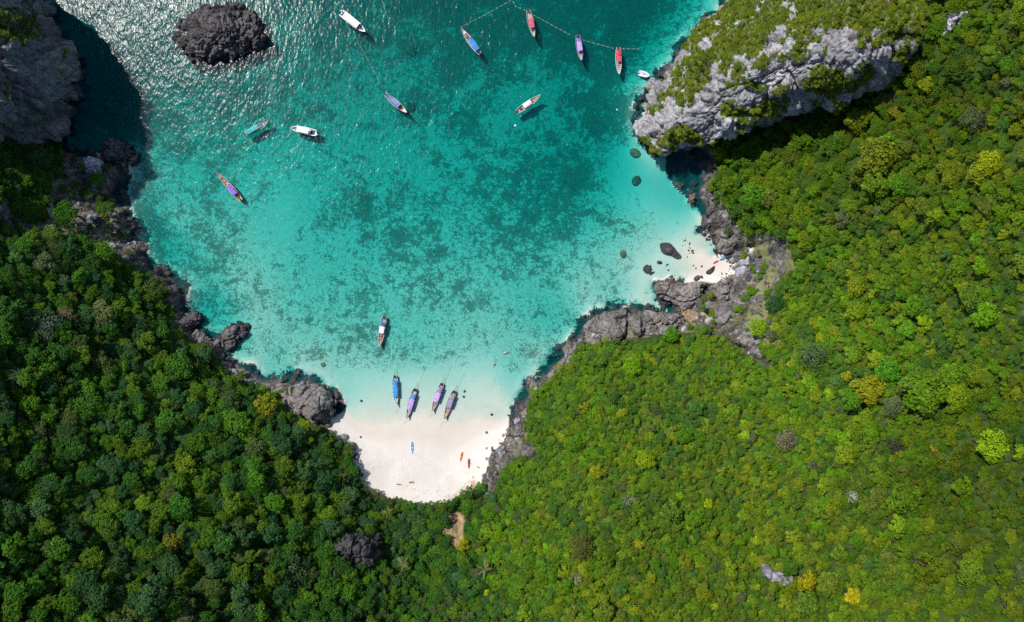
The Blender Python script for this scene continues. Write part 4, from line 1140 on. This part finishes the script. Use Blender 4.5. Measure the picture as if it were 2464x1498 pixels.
# greener on the upper left flank, barer towards the lower lip and along the middle
t_ = (bpx - 1560) * 0.35 + (bpy_ - 300) * -1.0
bare = seg_dist([(1560, 290), (1700, 260), (1860, 160), (1990, 130), (2110, 135)], bpx, bpy_, False)
lipd = seg_dist(PIN[3:12], bpx, bpy_, False)
prob = 0.44 + 1.35 * veg - 0.46 * np.exp(-(bare / 40) ** 2) - 0.35 * np.exp(-(lipd / 18) ** 2)
upl = inside([(1600, 190), (1700, 60), (1770, -20), (2250, -20), (2240, 60), (2180, 70), (2000, 70), (1880, 60), (1800, 120), (1690, 210), (1640, 290)], bpx, bpy_)
prob = prob + upl * 0.38 + 0.6 * smooth(2110, 2170, bpx) * (bpy_ < 95)
vtx = np.arange(len(PB)) >= 7 * 420
va_ = pin_o.data.attributes.new('veg', 'FLOAT', 'POINT'); va_.data.foreach_set('value', np.where(vtx, smooth(0.15, 0.75, prob), 0).astype(np.float32))
PAL_P = np.array([(.135, .190, .014), (.160, .205, .014), (.110, .170, .014), (.185, .205, .016), (.13, .15, .025), (.09, .155, .016)])
cliff_shrubs('cliff_shrubs', PB, PN, vtx & (prob > 0.36) & (PB[:, 2] > 3), 4500, 0.45, 1.35, PAL_P)
cpx2, cpy2 = proj(CB[:, 0], CB[:, 1], CB[:, 2])
cm = inside([(-260, 20), (30, 22), (92, 40), (98, 90), (40, 98), (-200, 110)], cpx2, cpy2) | (fbm(CB[:, 0] / 5, CB[:, 1] / 5, CB[:, 2] / 5, 3, 33) > 0.55)
cliff_shrubs('cliff_shrubs', CB, CN, cm & (CB[:, 2] > 6) & (np.arange(len(CB)) >= 7 * 300), 700, 0.5, 1.5, PAL_P)
# green apron below the shaded cliff
q = rng.uniform(0, 1, (900, 2)) * np.array([175, 230]) + np.array([-30, 325])
q = q[inside([(-40, 350), (40, 345), (110, 330), (150, 350), (150, 400), (120, 440), (110, 520), (60, 540), (20, 470), (-40, 480)], q[:, 0], q[:, 1])]
G3 = [ground_at(a, b, 1.0) for a, b in q]
rr = rng.uniform(0.9, 2.2, len(G3))
scatter('slope_scrub', G3, np.stack([rr, rr, rr * .8], 1), PAL_L[rng.integers(4, size=len(G3))] * 0.95, rng.choice([0, 1, 2, 3], len(G3)), rng.uniform(0, 6.28, len(G3)), rr * 0.1)

# palms and bare trees
def palm(px, py, rp, label, col):
    x, y, z = ground_at(px, py, 7.0)
    r = rp * (CAM_H - z - 7) / FPX
    t = thing('palm_tree', label, 'palm', (x, y, z))
    MB().tube([(0, 0, -0.5), (0.2, 0.1, 3.0), (0.1, 0, 7.0)], [0.22, 0.16, 0.13], 8).build('trunk', M_BARK, t, True)
    fm = MB()
    nseg = 7
    for s in (-1, 1):
        pts = []
        for i in range(nseg + 1):
            u = i / nseg
            pts.append(Vector((u * r * 0.95, 0, 0.5 * math.sin(u * 2.2) - 0.9 * u * u)))
        V = []; F = []
        for i, p in enumerate(pts):
            u = i / nseg
            w = 0.42 * math.sin(math.pi * min(1, u * 0.92 + 0.06)) * (0.8 if i % 2 else 1.1)
            V += [(p.x, 0, p.z), (p.x + 0.2, s * w, p.z - 0.22 * w)]
        for i in range(nseg):
            F.append((2 * i, 2 * i + 1, 2 * i + 3, 2 * i + 2))
        fm.add(V, F)
    me = fm.mesh('frond', M_LEAF)
    at = me.attributes.new('leafshade', 'FLOAT', 'FACE'); at.data.foreach_set('value', np.full(len(me.polygons), 1.0, np.float32))
    for k in range(13):
        f = link('frond', me, t, (0.1, 0, 7.0))
        f.rotation_euler = (rng.uniform(-0.5, 0.5), rng.uniform(-0.45, 0.35), k * 2.39996 + rng.uniform(-0.4, 0.4))
        sc_ = rng.uniform(0.6, 1.1); f.scale = (sc_, sc_ * 0.8, sc_)
        f['tint'] = [float(v) for v in np.array(col) * rng.uniform(0.8, 1.15)]
palm(1166, 1369, 25, 'big pale palm tree with drooping yellowish fronds in the valley wood', (.17, .175, .075))
palm(971, 1357, 20, 'small pale-fronded palm tree left of the big one in the valley wood', (.15, .16, .06))
palm(933, 1232, 18, 'yellow-green palm tree at the back of the beach', (.12, .155, .03))
def bare_tree(px, py, rp, label, mat=M_DEAD, up=5.0, seed=1, dens=9):
    x, y, z = ground_at(px, py, up)
    r = rp * (CAM_H - z - up) / FPX
    rd = random.Random(seed)
    t = thing('dead_tree', label, 'tree', (x, y, z))
    MB().tube([(0, 0, -0.5), (0.1, 0.05, up * 0.4), (0.0, 0.1, up * 0.75)], [0.28, 0.2, 0.14], 7).build('trunk', mat, t, True)
    for k in range(dens):
        mb = MB()
        a = k * 2.39996 + rd.uniform(-0.4, 0.4); L = r * rd.uniform(0.75, 1.05)
        p0 = Vector((0, 0.05, up * rd.uniform(0.45, 0.72))); p1 = p0 + Vector((math.cos(a) * L * 0.5, math.sin(a) * L * 0.5, up * 0.25)); p2 = p0 + Vector((math.cos(a + 0.3) * L, math.sin(a + 0.3) * L, up * 0.38))
        mb.tube([p0, p1, p2], [0.13, 0.09, 0.04], 5)
        for j in range(3):
            b = a + rd.uniform(-1, 1); q0 = p0.lerp(p1, 0.5 + 0.25 * j) if j < 2 else p1
            mb.tube([q0, q0 + Vector((math.cos(b) * L * 0.4, math.sin(b) * L * 0.4, up * 0.12))], [0.06, 0.025], 4)
        mb.build('branch', mat, t)
bare_tree(35, 910, 26, 'pale dead tree with few thick bare branches at the left edge', seed=3, dens=6, up=9.0)
bare_tree(1514, 1205, 22, 'bare grey tree on the headland slope', seed=5, dens=10)
bare_tree(2050, 1195, 18, 'white bare shrub on the right slope', mat=paint((0.34, 0.34, 0.29), 0.9, 0.3), seed=7, dens=13, up=3.5)
bare_tree(1385, 1395, 20, 'thin bare tree low on the headland near the bottom', seed=9, dens=9)
bare_tree(1375, 870, 10, 'silvery bare shrub at the seaward rim of the headland', seed=11, dens=8, up=2.5)

# ------------------------------------------------------------------ boats
def lerp_tab(tab, t):
    return float(np.interp(t, [a for a, _ in tab], [b for _, b in tab]))

def hull_mesh(L, beam, sheer, mat, depth=0.28, rim=0.10, floor=0.30, tb=None, n=22, close_bow=True):
    tb = tb or [(0, 0.55), (0.12, 0.78), (0.35, 1.0), (0.6, 0.92), (0.78, 0.66), (0.9, 0.36), (0.97, 0.13), (1, 0.04)]
    V, F = [], []
    for i in range(n + 1):
        t = i / n
        b = lerp_tab(tb, t) * beam / 2; s = lerp_tab(sheer, t); x = t * L
        rm = min(rim, b * 0.6)
        keel = -depth + (s + depth * 0.5) * max(0, (t - 0.82) / 0.18) ** 2
        fl = min(max(floor, keel + 0.08), s - 0.03)
        prof = [(0, keel), (b * 0.55, keel + 0.06), (b * 0.88, max(keel + 0.1, 0.05 if keel < 0 else keel + 0.15)), (b, s), (b - rm, s + 0.01), (b - rm * 1.15, fl), (0, fl)]
        prof[2] = (prof[2][0], min(prof[2][1], s - 0.05))
        ring = [(x, y, z) for y, z in prof] + [(x, -y, z) for y, z in prof[-2:0:-1]]
        V += ring
    m = 12
    for i in range(n):
        for k in range(m):
            F.append((i * m + k, i * m + (k + 1) % m, (i + 1) * m + (k + 1) % m, (i + 1) * m + k))
    F.append(tuple(range(m - 1, -1, -1))); F.append(tuple(n * m + k for k in range(m)))
    return mesh_of('hull', V, F, mat, False)

def canopy_mesh(x0, x1, w, z, mat, arch=0.16, nx_=8, ny_=6, taper=1.0):
    V, F = [], []
    for lay in (0, 1):
        for i in range(nx_ + 1):
            u = i / nx_
            ww = w * (1 + (taper - 1) * u)
            for j in range(ny_ + 1):
                v = j / ny_ * 2 - 1
                sag = 0.035 * math.sin(u * math.pi * 4) ** 2
                V.append((x0 + (x1 - x0) * u, v * ww / 2, z + arch * (1 - v * v) - sag - 0.05 * lay))
    q = (nx_ + 1) * (ny_ + 1)
    for i in range(nx_):
        for j in range(ny_):
            a = i * (ny_ + 1) + j; b = a + ny_ + 1
            F.append((a, b, b + 1, a + 1)); F.append((q + a, q + a + 1, q + b + 1, q + b))
    per = [i * (ny_ + 1) for i in range(nx_ + 1)] + [nx_ * (ny_ + 1) + j for j in range(1, ny_ + 1)] + [i * (ny_ + 1) + ny_ for i in range(nx_ - 1, -1, -1)] + [j for j in range(ny_ - 1, 0, -1)]
    for k in range(len(per)):
        a, b = per[k], per[(k + 1) % len(per)]
        F.append((b, a, q + a, q + b))
    return mesh_of('canopy', V, F, mat, False)

def px_pose(bow, stern, z=0.4):
    bx, by = unproj(*bow, z); sx, sy = unproj(*stern, z)
    return (sx, sy), math.atan2(by - sy, bx - sx), math.hypot(bx - sx, by - sy)

def longtail(bow, stern, label, roofs, hullc=(0.5, 0.42, 0.36), rimc=(0.62, 0.56, 0.5), deck=M_DECK, beam=2.25, cargo=(), tail=True, foredeck=None, seed=0):
    (sx, sy), ang, L = px_pose(bow, stern)
    t = thing('longtail_boat', label, 'boat', (sx, sy, 0.0), ang, 'longtail boats in the cove')
    sheer = [(0, 0.85), (0.15, 0.66), (0.5, 0.58), (0.75, 0.72), (0.9, 1.05), (1, 1.75)]
    link('hull', hull_mesh(L, beam, sheer, paint(hullc, 0.6, 0.3, 1.8), floor=0.26), t)
    tb = [(0, 0.55), (0.12, 0.78), (0.35, 1.0), (0.6, 0.92), (0.78, 0.66), (0.9, 0.36), (0.97, 0.13), (1, 0.04)]
    for s in (-1, 1):                                            # painted gunwale rails
        pts = [(u * L, s * (lerp_tab(tb, u) * beam / 2 - 0.03), lerp_tab(sheer, u) + 0.04) for u in np.linspace(0.0, 0.99, 16)]
        MB().tube(pts, 0.085, 5).build('gunwale', paint(rimc, 0.55, 0.2, 2.5), t)
    for k in range(7):                                           # floor boards
        u0 = 0.08 + 0.115 * k
        w = lerp_tab(tb, u0 + 0.05) * beam * 0.80
        MB().box(((u0 + 0.055) * L, 0, 0.31 + 0.01 * (k % 2)), (0.105 * L, w, 0.05)).build('deck_board', deck, t)
    f = MB()
    V = []
    us = np.linspace(0.80, 0.985, 7)
    for u in us:
        b = lerp_tab(tb, u) * beam / 2 * 0.9; z = lerp_tab(sheer, u) - 0.10
        V += [(u * L, -b, z), (u * L, b, z), (u * L, -b, z - 0.06), (u * L, b, z - 0.06)]
    Fq_ = []
    for i in range(6):
        a = i * 4
        Fq_ += [(a, a + 4, a + 5, a + 1), (a + 2, a + 3, a + 7, a + 6)]
    f.add(V, Fq_).build('foredeck', foredeck or deck, t)
    for u in (0.62, 0.70, 0.77):
        w = lerp_tab(tb, u) * beam * 0.92
        MB().box((u * L, 0, 0.52), (0.32, w, 0.06)).build('bench', deck, t)
    for (u0, u1, c) in roofs:                                    # measured from the bow
        a, b = (1 - u1) * L, (1 - u0) * L
        w = beam * 0.80
        cn = link('canopy', canopy_mesh(a, b, w, 1.72, paint(c, 0.65, 0.36, 0.9), taper=0.95), t)
        for xx in (a + 0.15, (a + b) / 2, b - 0.15):
            for s in (-1, 1):
                MB().tube([(xx, s * w * 0.47, 0.35), (xx, s * w * 0.47, 1.72)], 0.035, 5).build('post', M_WOOD, t)
    en = MB().box((0.35, 0, 0.95), (0.95, 0.55, 0.5)).box((0.1, 0, 1.25), (0.35, 0.4, 0.2)).build('engine', M_DARK, t)
    if tail:
        MB().tube([(-0.1, 0, 1.0), (-1.2, 0.05, 0.4), (-2.3, 0.1, -0.05)], [0.07, 0.05, 0.04], 6).build('tail_shaft', M_DARK, en)
    MB().tube([(L * 0.985, 0, 1.45), (L * 0.995, 0, 1.75), (L, 0, 2.05)], [0.13, 0.15, 0.06], 6).build('prow_ribbon', paint([(0.7, 0.12, 0.15), (0.75, 0.5, 0.1), (0.25, 0.3, 0.6)][seed % 3], 0.7, 0.2), t)
    for (u, s, c, dm) in cargo:
        MB().box(((1 - u) * L, s, 0.36 + dm[2] / 2), dm).build('cargo_box', paint(c, 0.7, 0.3, 3), t)
    return t
def anchor_rope(t, L):
    MB().tube([(-0.3, 0.2, 0.9), (-2.5, 0.5, 0.1), (-7.0, 0.9, -0.25)], 0.035, 4).build('anchor_rope', paint((.5, .48, .4), .8, .2), t)
    MB().tube([(L, 0, 1.5), (L + 1.2, -0.3, 0.35), (L + 2.6, -0.5, 0.1)], 0.035, 4).build('anchor_rope', paint((.5, .48, .4), .8, .2), t)
BLUE = (0.03, 0.24, 0.62); RED = (0.62, 0.06, 0.10); PURP = (0.36, 0.25, 0.62); LILAC = (0.46, 0.32, 0.70)
longtail((1110.7, 71.2), (1155, 130.6), 'white-rimmed longtail boat with bright blue canopy moored near the top centre', [(0.42, 0.88, BLUE)], (0.6, 0.6, 0.58), (0.72, 0.72, 0.68), M_DECK, cargo=((.30, 0, (0.35, 0.12, 0.06), (0.9, 0.9, 0.4)), (.26, .3, (.5, .2, .15), (.5, .5, .3))), foredeck=paint((.66, .66, .6), .6, .15), seed=1)
longtail((1285.8, 93), (1271, 26.4), 'grey-brown longtail boat with pinkish red canopy, furthest up the float line', [(0.34, 0.66, (0.58, 0.10, 0.16))], (0.42, 0.32, 0.28), (0.5, 0.4, 0.36), M_DECKG, cargo=((.2, .1, (.3, .15, .12), (.5, .5, .3)),), seed=0)
longtail((1399, 149.3), (1389.7, 85.7), 'longtail boat with lilac canopy moored at the float line', [(0.37, 0.72, LILAC), (0.73, 0.84, (.20, .18, .42))], (0.20, 0.14, 0.34), (0.32, 0.26, 0.48), M_DECKG, cargo=((.2, -.2, (.45, .15, .10), (.6, .5, .3)),), seed=2)
longtail((1489.4, 182.2), (1487.3, 115.6), 'longtail boat with two red canopy pieces and bare grey foredeck', [(0.46, 0.66, RED), (0.69, 0.88, RED)], (0.5, 0.46, 0.44), (0.66, 0.63, 0.6), M_DECKG, foredeck=M_DECKG, seed=0)
longtail((980.6, 274), (928.3, 228.3), 'longtail boat with faded blue-grey canopy left of the centre', [(0.36, 0.78, (.18, .24, .46)), (0.80, 0.90, (.06, .2, .5))], (0.36, 0.30, 0.34), (0.62, 0.56, 0.54), M_DECK, cargo=((.28, 0, (.4, .08, .08), (.8, .8, .35)), (.2, .1, (.6, .55, .5), (.5, .4, .3))), foredeck=paint((.62, .56, .5), .6, .15), seed=1)
longtail((1300.6, 230.7), (1242, 271.7), 'longtail boat with white canopy over open blue-green water', [(0.40, 0.70, (.78, .78, .78))], (0.5, 0.42, 0.36), (0.68, 0.62, 0.56), M_DECK, cargo=((.34, .1, (.25, .08, .08), (.7, .8, .3)), (.24, 0, (.5, .4, .36), (.6, .6, .25)), (.8, .2, (.05, .06, .1), (.9, .8, .4))), seed=2)
longtail((649.3, 293.2), (589.5, 325.5), 'longtail boat with teal canopy over its stern half amid sun glitter', [(0.44, 0.94, (.05, .42, .42))], (0.5, 0.36, 0.28), (0.66, 0.5, 0.42), M_DECK, cargo=((.34, 0, (.06, .16, .5), (.9, 1.1, .35)), (.24, .2, (.7, .68, .66), (.6, .5, .3))), seed=0, tail=False)
longtail((523, 415.9), (581.5, 483.3), 'tan longtail boat with violet canopy under way left of the cove', [(0.50, 0.80, (.24, .12, .62))], (0.46, 0.38, 0.28), (0.6, 0.5, 0.4), M_DECK, cargo=((.85, .2, (.55, .2, .12), (.9, .8, .4)), (.30, .1, (.6, .5, .4), (.8, .3, .3)), (.24, 0, (.3, .2, .15), (.4, .9, .2)), (.42, -.2, (.65, .55, .5), (.6, .6, .3))), seed=1)
longtail((913, 836), (925.3, 762.6), 'longtail boat with short white canopy alone in turquoise shallows', [(0.46, 0.68, (.76, .78, .80)), (0.69, 0.82, (.04, .14, .42))], (0.36, 0.24, 0.22), (0.62, 0.5, 0.46), M_DECK, cargo=((.36, 0, (.22, .09, .08), (.8, .8, .3)), (.26, .15, (.35, .2, .18), (.5, .5, .25))), seed=2)
anchor_rope(longtail((954.2, 975.5), (950.5, 904.5), 'beached longtail boat with bright blue canopy, leftmost of four', [(0.30, 0.62, (.02, .30, .66)), (0.63, 0.86, (.06, .26, .60))], (0.5, 0.55, 0.62), (0.62, 0.68, 0.76), M_DECKG, seed=1), 11.0)
anchor_rope(longtail((979.7, 1006.5), (999.8, 936.3), 'beached longtail boat with lilac and blue canopies, second from left', [(0.30, 0.66, LILAC), (0.67, 0.84, (.12, .26, .55))], (0.15, 0.12, 0.20), (0.20, 0.17, 0.22), M_DECKG, foredeck=M_DECKG, seed=2), 11.0)
anchor_rope(longtail((1039.9, 990.6), (1064, 922.9), 'beached longtail boat with light lilac canopy, third from left', [(0.36, 0.68, (.52, .36, .74)), (0.69, 0.88, (.30, .26, .46))], (0.42, 0.36, 0.40), (0.55, 0.48, 0.5), M_DECK, cargo=((.28, .2, (.3, .12, .12), (.8, .7, .3)), (.18, -.2, (.25, .16, .12), (.6, .5, .3))), seed=0), 11.0)
anchor_rope(longtail((1069.9, 1008), (1094, 941.3), 'beached longtail boat with dull purple canopy and tan foredeck, rightmost of four', [(0.42, 0.70, (.30, .26, .42)), (0.71, 0.86, (.32, .29, .33))], (0.22, 0.13, 0.12), (0.30, 0.20, 0.2), M_DECK, foredeck=paint((.55, .33, .22), .7, .25), seed=1), 11.0)

def speedboat(bow, stern, label, roof, beam=2.7, sternbox=True):
    (sx, sy), ang, L = px_pose(bow, stern, 0.8)
    t = thing('speedboat', label, 'boat', (sx, sy, 0.0), ang, 'white speedboats in the cove')
    tb = [(0, 0.86), (0.1, 0.94), (0.4, 1.0), (0.65, 0.95), (0.8, 0.74), (0.92, 0.42), (1, 0.06)]
    link('hull', hull_mesh(L, beam, [(0, 0.95), (0.5, 1.0), (0.8, 1.2), (1, 1.45)], paint((.78, .82, .85), .3, .08, .8), depth=0.35, rim=0.22, floor=0.5, tb=tb), t)
    a, b = (1 - roof[1]) * L, (1 - roof[0]) * L
    MB().box((a * 0.55, 0, 0.55), (a * 0.7, beam * 0.6, 0.06)).build('stern_deck', M_DARK, t)
    link('hardtop', canopy_mesh(a, b, beam * 0.86, 2.15, paint((.82, .82, .82), .35, .06, .7), arch=0.10, taper=0.94), t)
    for xx in (a + 0.2, (a + b) / 2, b - 0.2):
        for s in (-1, 1):
            MB().tube([(xx, s * beam * 0.4, 0.6), (xx, s * beam * 0.4, 2.15)], 0.04, 5).build('post', M_WHITE, t)
    for s in (-1, 1):
        MB().box((-0.25, s * 0.5, 0.75), (0.6, 0.4, 0.7)).box((-0.3, s * 0.5, 0.2), (0.25, 0.15, 0.9)).build('outboard_motor', M_WHITE if s > 0 else M_DARK, t)
    for s in (-1, 1):
        MB().box((b + L * 0.04, s * beam * 0.26, 0.75), (0.55, 0.7, 0.5)).build('seat', M_MAROON, t)
    MB().box((b + L * 0.10, 0, 0.72), (0.5, beam * 0.5, 0.35)).build('bow_bench', paint((.35, .22, .25), .6, .3), t)
    V = [(b, -beam * .38, 1.05), (b, beam * .38, 1.05), (b - .35, beam * .34, 2.1), (b - .35, -beam * .34, 2.1)]
    V += [(x + 0.05, y, z) for x, y, z in V]
    MB().add(V, [(0, 1, 2, 3), (7, 6, 5, 4), (0, 4, 5, 1), (1, 5, 6, 2), (2, 6, 7, 3), (3, 7, 4, 0)]).build('windscreen', paint((.05, .07, .09), .1, .05), t)
    return t
speedboat((879.8, 78.1), (820.8, 30.6), 'long white speedboat with full white roof near the top edge', (0.27, 0.84))
speedboat((699.3, 308.7), (761, 321), 'white speedboat with dark open stern right of the teal-roofed longtail', (0.28, 0.74), 2.5)

(dx, dy), dang, dL = px_pose((1562, 183), (1537, 175))
t = thing('inflatable_dinghy', 'small white inflatable dinghy nosing at the foot of the pinnacle', 'dinghy', (dx, dy, 0), dang)
tubew = 0.78
pts = [(0, -tubew, .25), (dL * .6, -tubew, .25), (dL * .82, -tubew * .72, .3), (dL * .95, -tubew * .3, .36), (dL * .98, 0, .38), (dL * .95, tubew * .3, .36), (dL * .82, tubew * .72, .3), (dL * .6, tubew, .25), (0, tubew, .25)]
MB().tube(pts, [.12, .27, .27, .26, .26, .26, .27, .27, .12], 10).build('float_tube', M_WHITE, t, True)
MB().box((dL * .48, 0, .14), (dL * .8, tubew * 1.5, .08)).build('floor', paint((.5, .52, .55), .7, .2), t)
MB().box((dL * .45, 0, .42), (.25, tubew * 1.6, .07)).build('seat', paint((.6, .6, .62), .6, .1), t)
MB().box((-.05, 0, .5), (.4, .3, .5)).box((-.1, 0, .0), (.15, .1, .7)).build('outboard_motor', M_WHITE, t)

def kayak(a, b, label, c1, c2, z_up=0.0, w=0.75):
    (sx, sy), ang, L = px_pose(a, b, 1.0)
    zz = Tz(sx + 0.5 * L * math.cos(ang), sy + 0.5 * L * math.sin(ang))
    t = thing('kayak', label, 'kayak', (sx, sy, zz + 0.05), ang, 'kayaks on the sand')
    tb = [(0, .06), (.12, .5), (.35, .95), (.6, 1.0), (.85, .55), (1, .06)]
    link('hull', hull_mesh(L, w, [(0, .42), (.3, .34), (.7, .34), (1, .42)], paint(c1, .4, .12, 1.5), depth=0.02, rim=0.16, floor=0.22, tb=tb, n=14), t)
    for u in (0.32, 0.66):
        MB().ball((u * L, 0, .30), (.42, .2, .07), 10, 5).build('cockpit', paint(c2, .6, .2, 3), t)
    return t
kayak((992.5, 1092), (990.5, 1063), 'blue and white kayak lying in the middle of the beach', (.35, .55, .75), (.02, .05, .16), w=0.8)
kayak((1112.4, 1086), (1108, 1111.5), 'orange kayak on the sand, left of the red one', (.75, .30, .05), (.12, .05, .02))
kayak((1128, 1100), (1129.5, 1131), 'dark red kayak on the sand with a paddle across it', (.50, .06, .05), (.10, .02, .02))
kayak((1183.5, 1070), (1185, 1089), 'dark blue kayak by the right beach rocks', (.05, .12, .25), (.02, .03, .05), w=.6)
kayak((1193, 1084), (1207, 1079), 'pale blue kayak among stones at the right beach rocks', (.30, .45, .60), (.03, .08, .18), w=.7)
kayak((1716, 634), (1730, 627), 'pink-red kayak on the small beach', (.65, .16, .20), (.25, .05, .06), w=.7)
kayak((1731, 626), (1748, 617), 'light blue kayak on the small beach', (.15, .50, .72), (.04, .14, .3), w=.8)
x, y = unproj(1132, 1113, 1.2); z = Tz(x, y)
tag(MB().tube([(x - .6, y + .25, z + .42), (x + 1.4, y - .5, z + .10)], .035, 6).box((x - .7, y + .28, z + .44), (.4, .18, .03)).box((x + 1.5, y - .54, z + .1), (.4, .18, .03)).build('paddle', M_WOOD), 'wooden double paddle resting across the dark red kayak', 'paddle')

# float lines: a rope with its floats
def float_line(pts, label, step=1.8, r=0.14):
    W = np.array([unproj(a, b, 0.05) for a, b in pts])
    L = np.concatenate([[0], np.cumsum(np.hypot(*np.diff(W, axis=0).T))])
    s = np.arange(0.3, L[-1], step)
    P = np.stack([np.interp(s, L, W[:, 0]), np.interp(s, L, W[:, 1])], 1)
    t = thing('float_line', label, 'float line', (float(P[0, 0]), float(P[0, 1]), 0.05))
    Q = [(p[0] - P[0, 0], p[1] - P[0, 1], 0.0) for p in P]
    MB().tube(Q, 0.035, 5).build('rope', paint((.30, .33, .25), .8, .2), t)
    fm = MB().ball((0, 0, 0), (r * 1.5, r, r), 8, 6).mesh('float', paint((.50, .53, .43), .5, .15), True)
    for i, q in enumerate(Q):
        o = link('float', fm, t, (q[0], q[1], 0.04))
        o.rotation_euler = (0, 0, 0.4 * i)
float_line([(1109, 66), (1140, 50), (1170, 35), (1205.6, 15.4), (1228, 2)], 'dotted float line running up right from the blue-roofed longtail')
float_line([(1234, 4), (1240, 16), (1255.6, 22.2), (1266, 27)], 'short float line above the red-roofed longtail')
float_line([(1284, 37), (1306, 48.8), (1337, 66), (1367, 82), (1381, 89)], 'float line between red-roofed and lilac-roofed longtails')
float_line([(1403, 97), (1443, 108), (1468, 115), (1480, 118)], 'float line between lilac-roofed longtail and the one with two red canopies')
float_line([(1498, 118), (1515, 118.2), (1539, 118.7)], 'short float line right of the longtail with two red canopies')
float_line([(814, 56), (790, 64), (760, 75), (725, 84), (690, 91), (655, 100)], 'float line running left from the long white speedboat', step=2.6, r=0.13)
float_line([(853, 83), (866, 113), (881, 137), (901, 175), (921, 213), (927, 226)], 'thin float line from the long speedboat down to the faded blue longtail', step=3.0, r=0.12)
for (px, py, r, lb) in ((1240, 303, .42, 'white mooring buoy below the white-roofed longtail'), (1484.6, 265, .3, 'small white buoy left of the pinnacle point')):
    x, y = unproj(px, py, 0)
    t = thing('mooring_buoy', lb, 'buoy', (x, y, 0))
    MB().ball((0, 0, .05), (r, r, r * .8), 12, 8).build('buoy_body', M_WHITE, t, True)
    MB().tube([(0, 0, r * .7), (0, 0, r * 1.1)], .06, 6).build('ring', M_DARK, t)

# swimmers floating face down, arms out
def swimmer(px, py, ang, label, suit):
    x, y = unproj(px, py, 0)
    t = thing('person', label, 'person', (x, y, 0.0), ang)
    J = {'pel': (0, 0, 0.02), 'wai': (.18, 0, .05), 'che': (.42, 0, .06), 'nec': (.60, 0, .08), 'hea': (.74, 0, .10), 'hed': (.86, 0, .10), 'shl': (.50, .19, .05), 'shr': (.50, -.19, .05),
         'ell': (.66, .42, .0), 'elr': (.70, -.40, .0), 'hal': (.90, .36, -.02), 'har': (.95, -.34, -.02), 'hil': (-.06, .10, .0), 'hir': (-.06, -.10, .0),
         'knl': (-.48, .14, -.05), 'knr': (-.46, -.17, -.03), 'anl': (-.88, .16, -.12), 'anr': (-.86, -.24, -.06), 'tol': (-1.02, .17, -.16), 'tor': (-1.0, -.26, -.10)}
    RD = {'pel': .15, 'wai': .14, 'che': .16, 'nec': .06, 'hea': .10, 'hed': .085, 'shl': .07, 'shr': .07, 'ell': .045, 'elr': .045, 'hal': .035, 'har': .035, 'hil': .095, 'hir': .095, 'knl': .06, 'knr': .06, 'anl': .04, 'anr': .04, 'tol': .035, 'tor': .035}
    E = [('pel', 'wai'), ('wai', 'che'), ('che', 'nec'), ('nec', 'hea'), ('hea', 'hed'), ('che', 'shl'), ('che', 'shr'), ('shl', 'ell'), ('shr', 'elr'), ('ell', 'hal'), ('elr', 'har'), ('pel', 'hil'), ('pel', 'hir'), ('hil', 'knl'), ('hir', 'knr'), ('knl', 'anl'), ('knr', 'anr'), ('anl', 'tol'), ('anr', 'tor')]
    ks = list(J)
    me = bpy.data.meshes.new('body')
    me.from_pydata([J[k] for k in ks], [(ks.index(a), ks.index(b)) for a, b in E], [])
    me.materials.append(paint((.55, .34, .25), .6, .1, 4))
    o = link('body', me, t)
    sk = o.modifiers.new('skin', 'SKIN')
    for i, k in enumerate(ks):
        me.skin_vertices[0].data[i].radius = (RD[k], RD[k])
        me.skin_vertices[0].data[i].use_root = (k == 'pel')
    o.modifiers.new('sub', 'SUBSURF').levels = 1
    MB().ball((.80, 0, .14), (.11, .10, .09), 10, 6).build('hair', M_DARK, t, True)
    MB().ball((-.02, 0, .05), (.20, .19, .16), 10, 6).build('swimsuit', paint(suit, .7, .1), t, True)
swimmer(1215, 849, math.radians(15), 'person swimming face down in turquoise shallows, arms stretched ahead', (.75, .75, .7))
swimmer(1188, 878, math.radians(70), 'person swimming near the pale sand edge in a dark red swimsuit', (.35, .06, .06))

# drift wood and small things on the sand
def driftwood(px, py, L, ang, label, r=0.12, fork=False):
    x, y = unproj(px, py, 2.0); z = Tz(x, y)
    mb = MB().tube([(-L / 2, 0, .08), (0, .08, .14), (L / 2, -.05, .10)], [r, r * .9, r * .5], 7)
    if fork:
        mb.tube([(0, .05, .12), (L * .2, L * .3, .22)], [r * .7, r * .3], 6).tube([(-L * .2, 0, .1), (-L * .35, -L * .25, .2)], [r * .6, r * .25], 6)
    o = mb.build('driftwood', paint((.16, .12, .10), .9, .4, 4))
    o.location = (x, y, z); o.rotation_euler = (0, 0, ang)
    tag(o, label, 'driftwood')
driftwood(961, 1167, 1.9, -.15, 'straight dark driftwood log near the back of the beach', .2)
driftwood(991, 1162, 2.0, -.2, 'forked dark driftwood beside the straight log', .2, True)
driftwood(1153, 1123, 1.6, -.5, 'short driftwood log right of the red kayak', .17)
driftwood(1140, 1145, 1.4, .8, 'thin driftwood stick towards the right beach back', .1)
driftwood(997, 1178, 1.6, -.4, 'faint thin branch on the sand below the forked driftwood', .06)

print('labels dup', sum(v for v in labels.values() if v > 1))
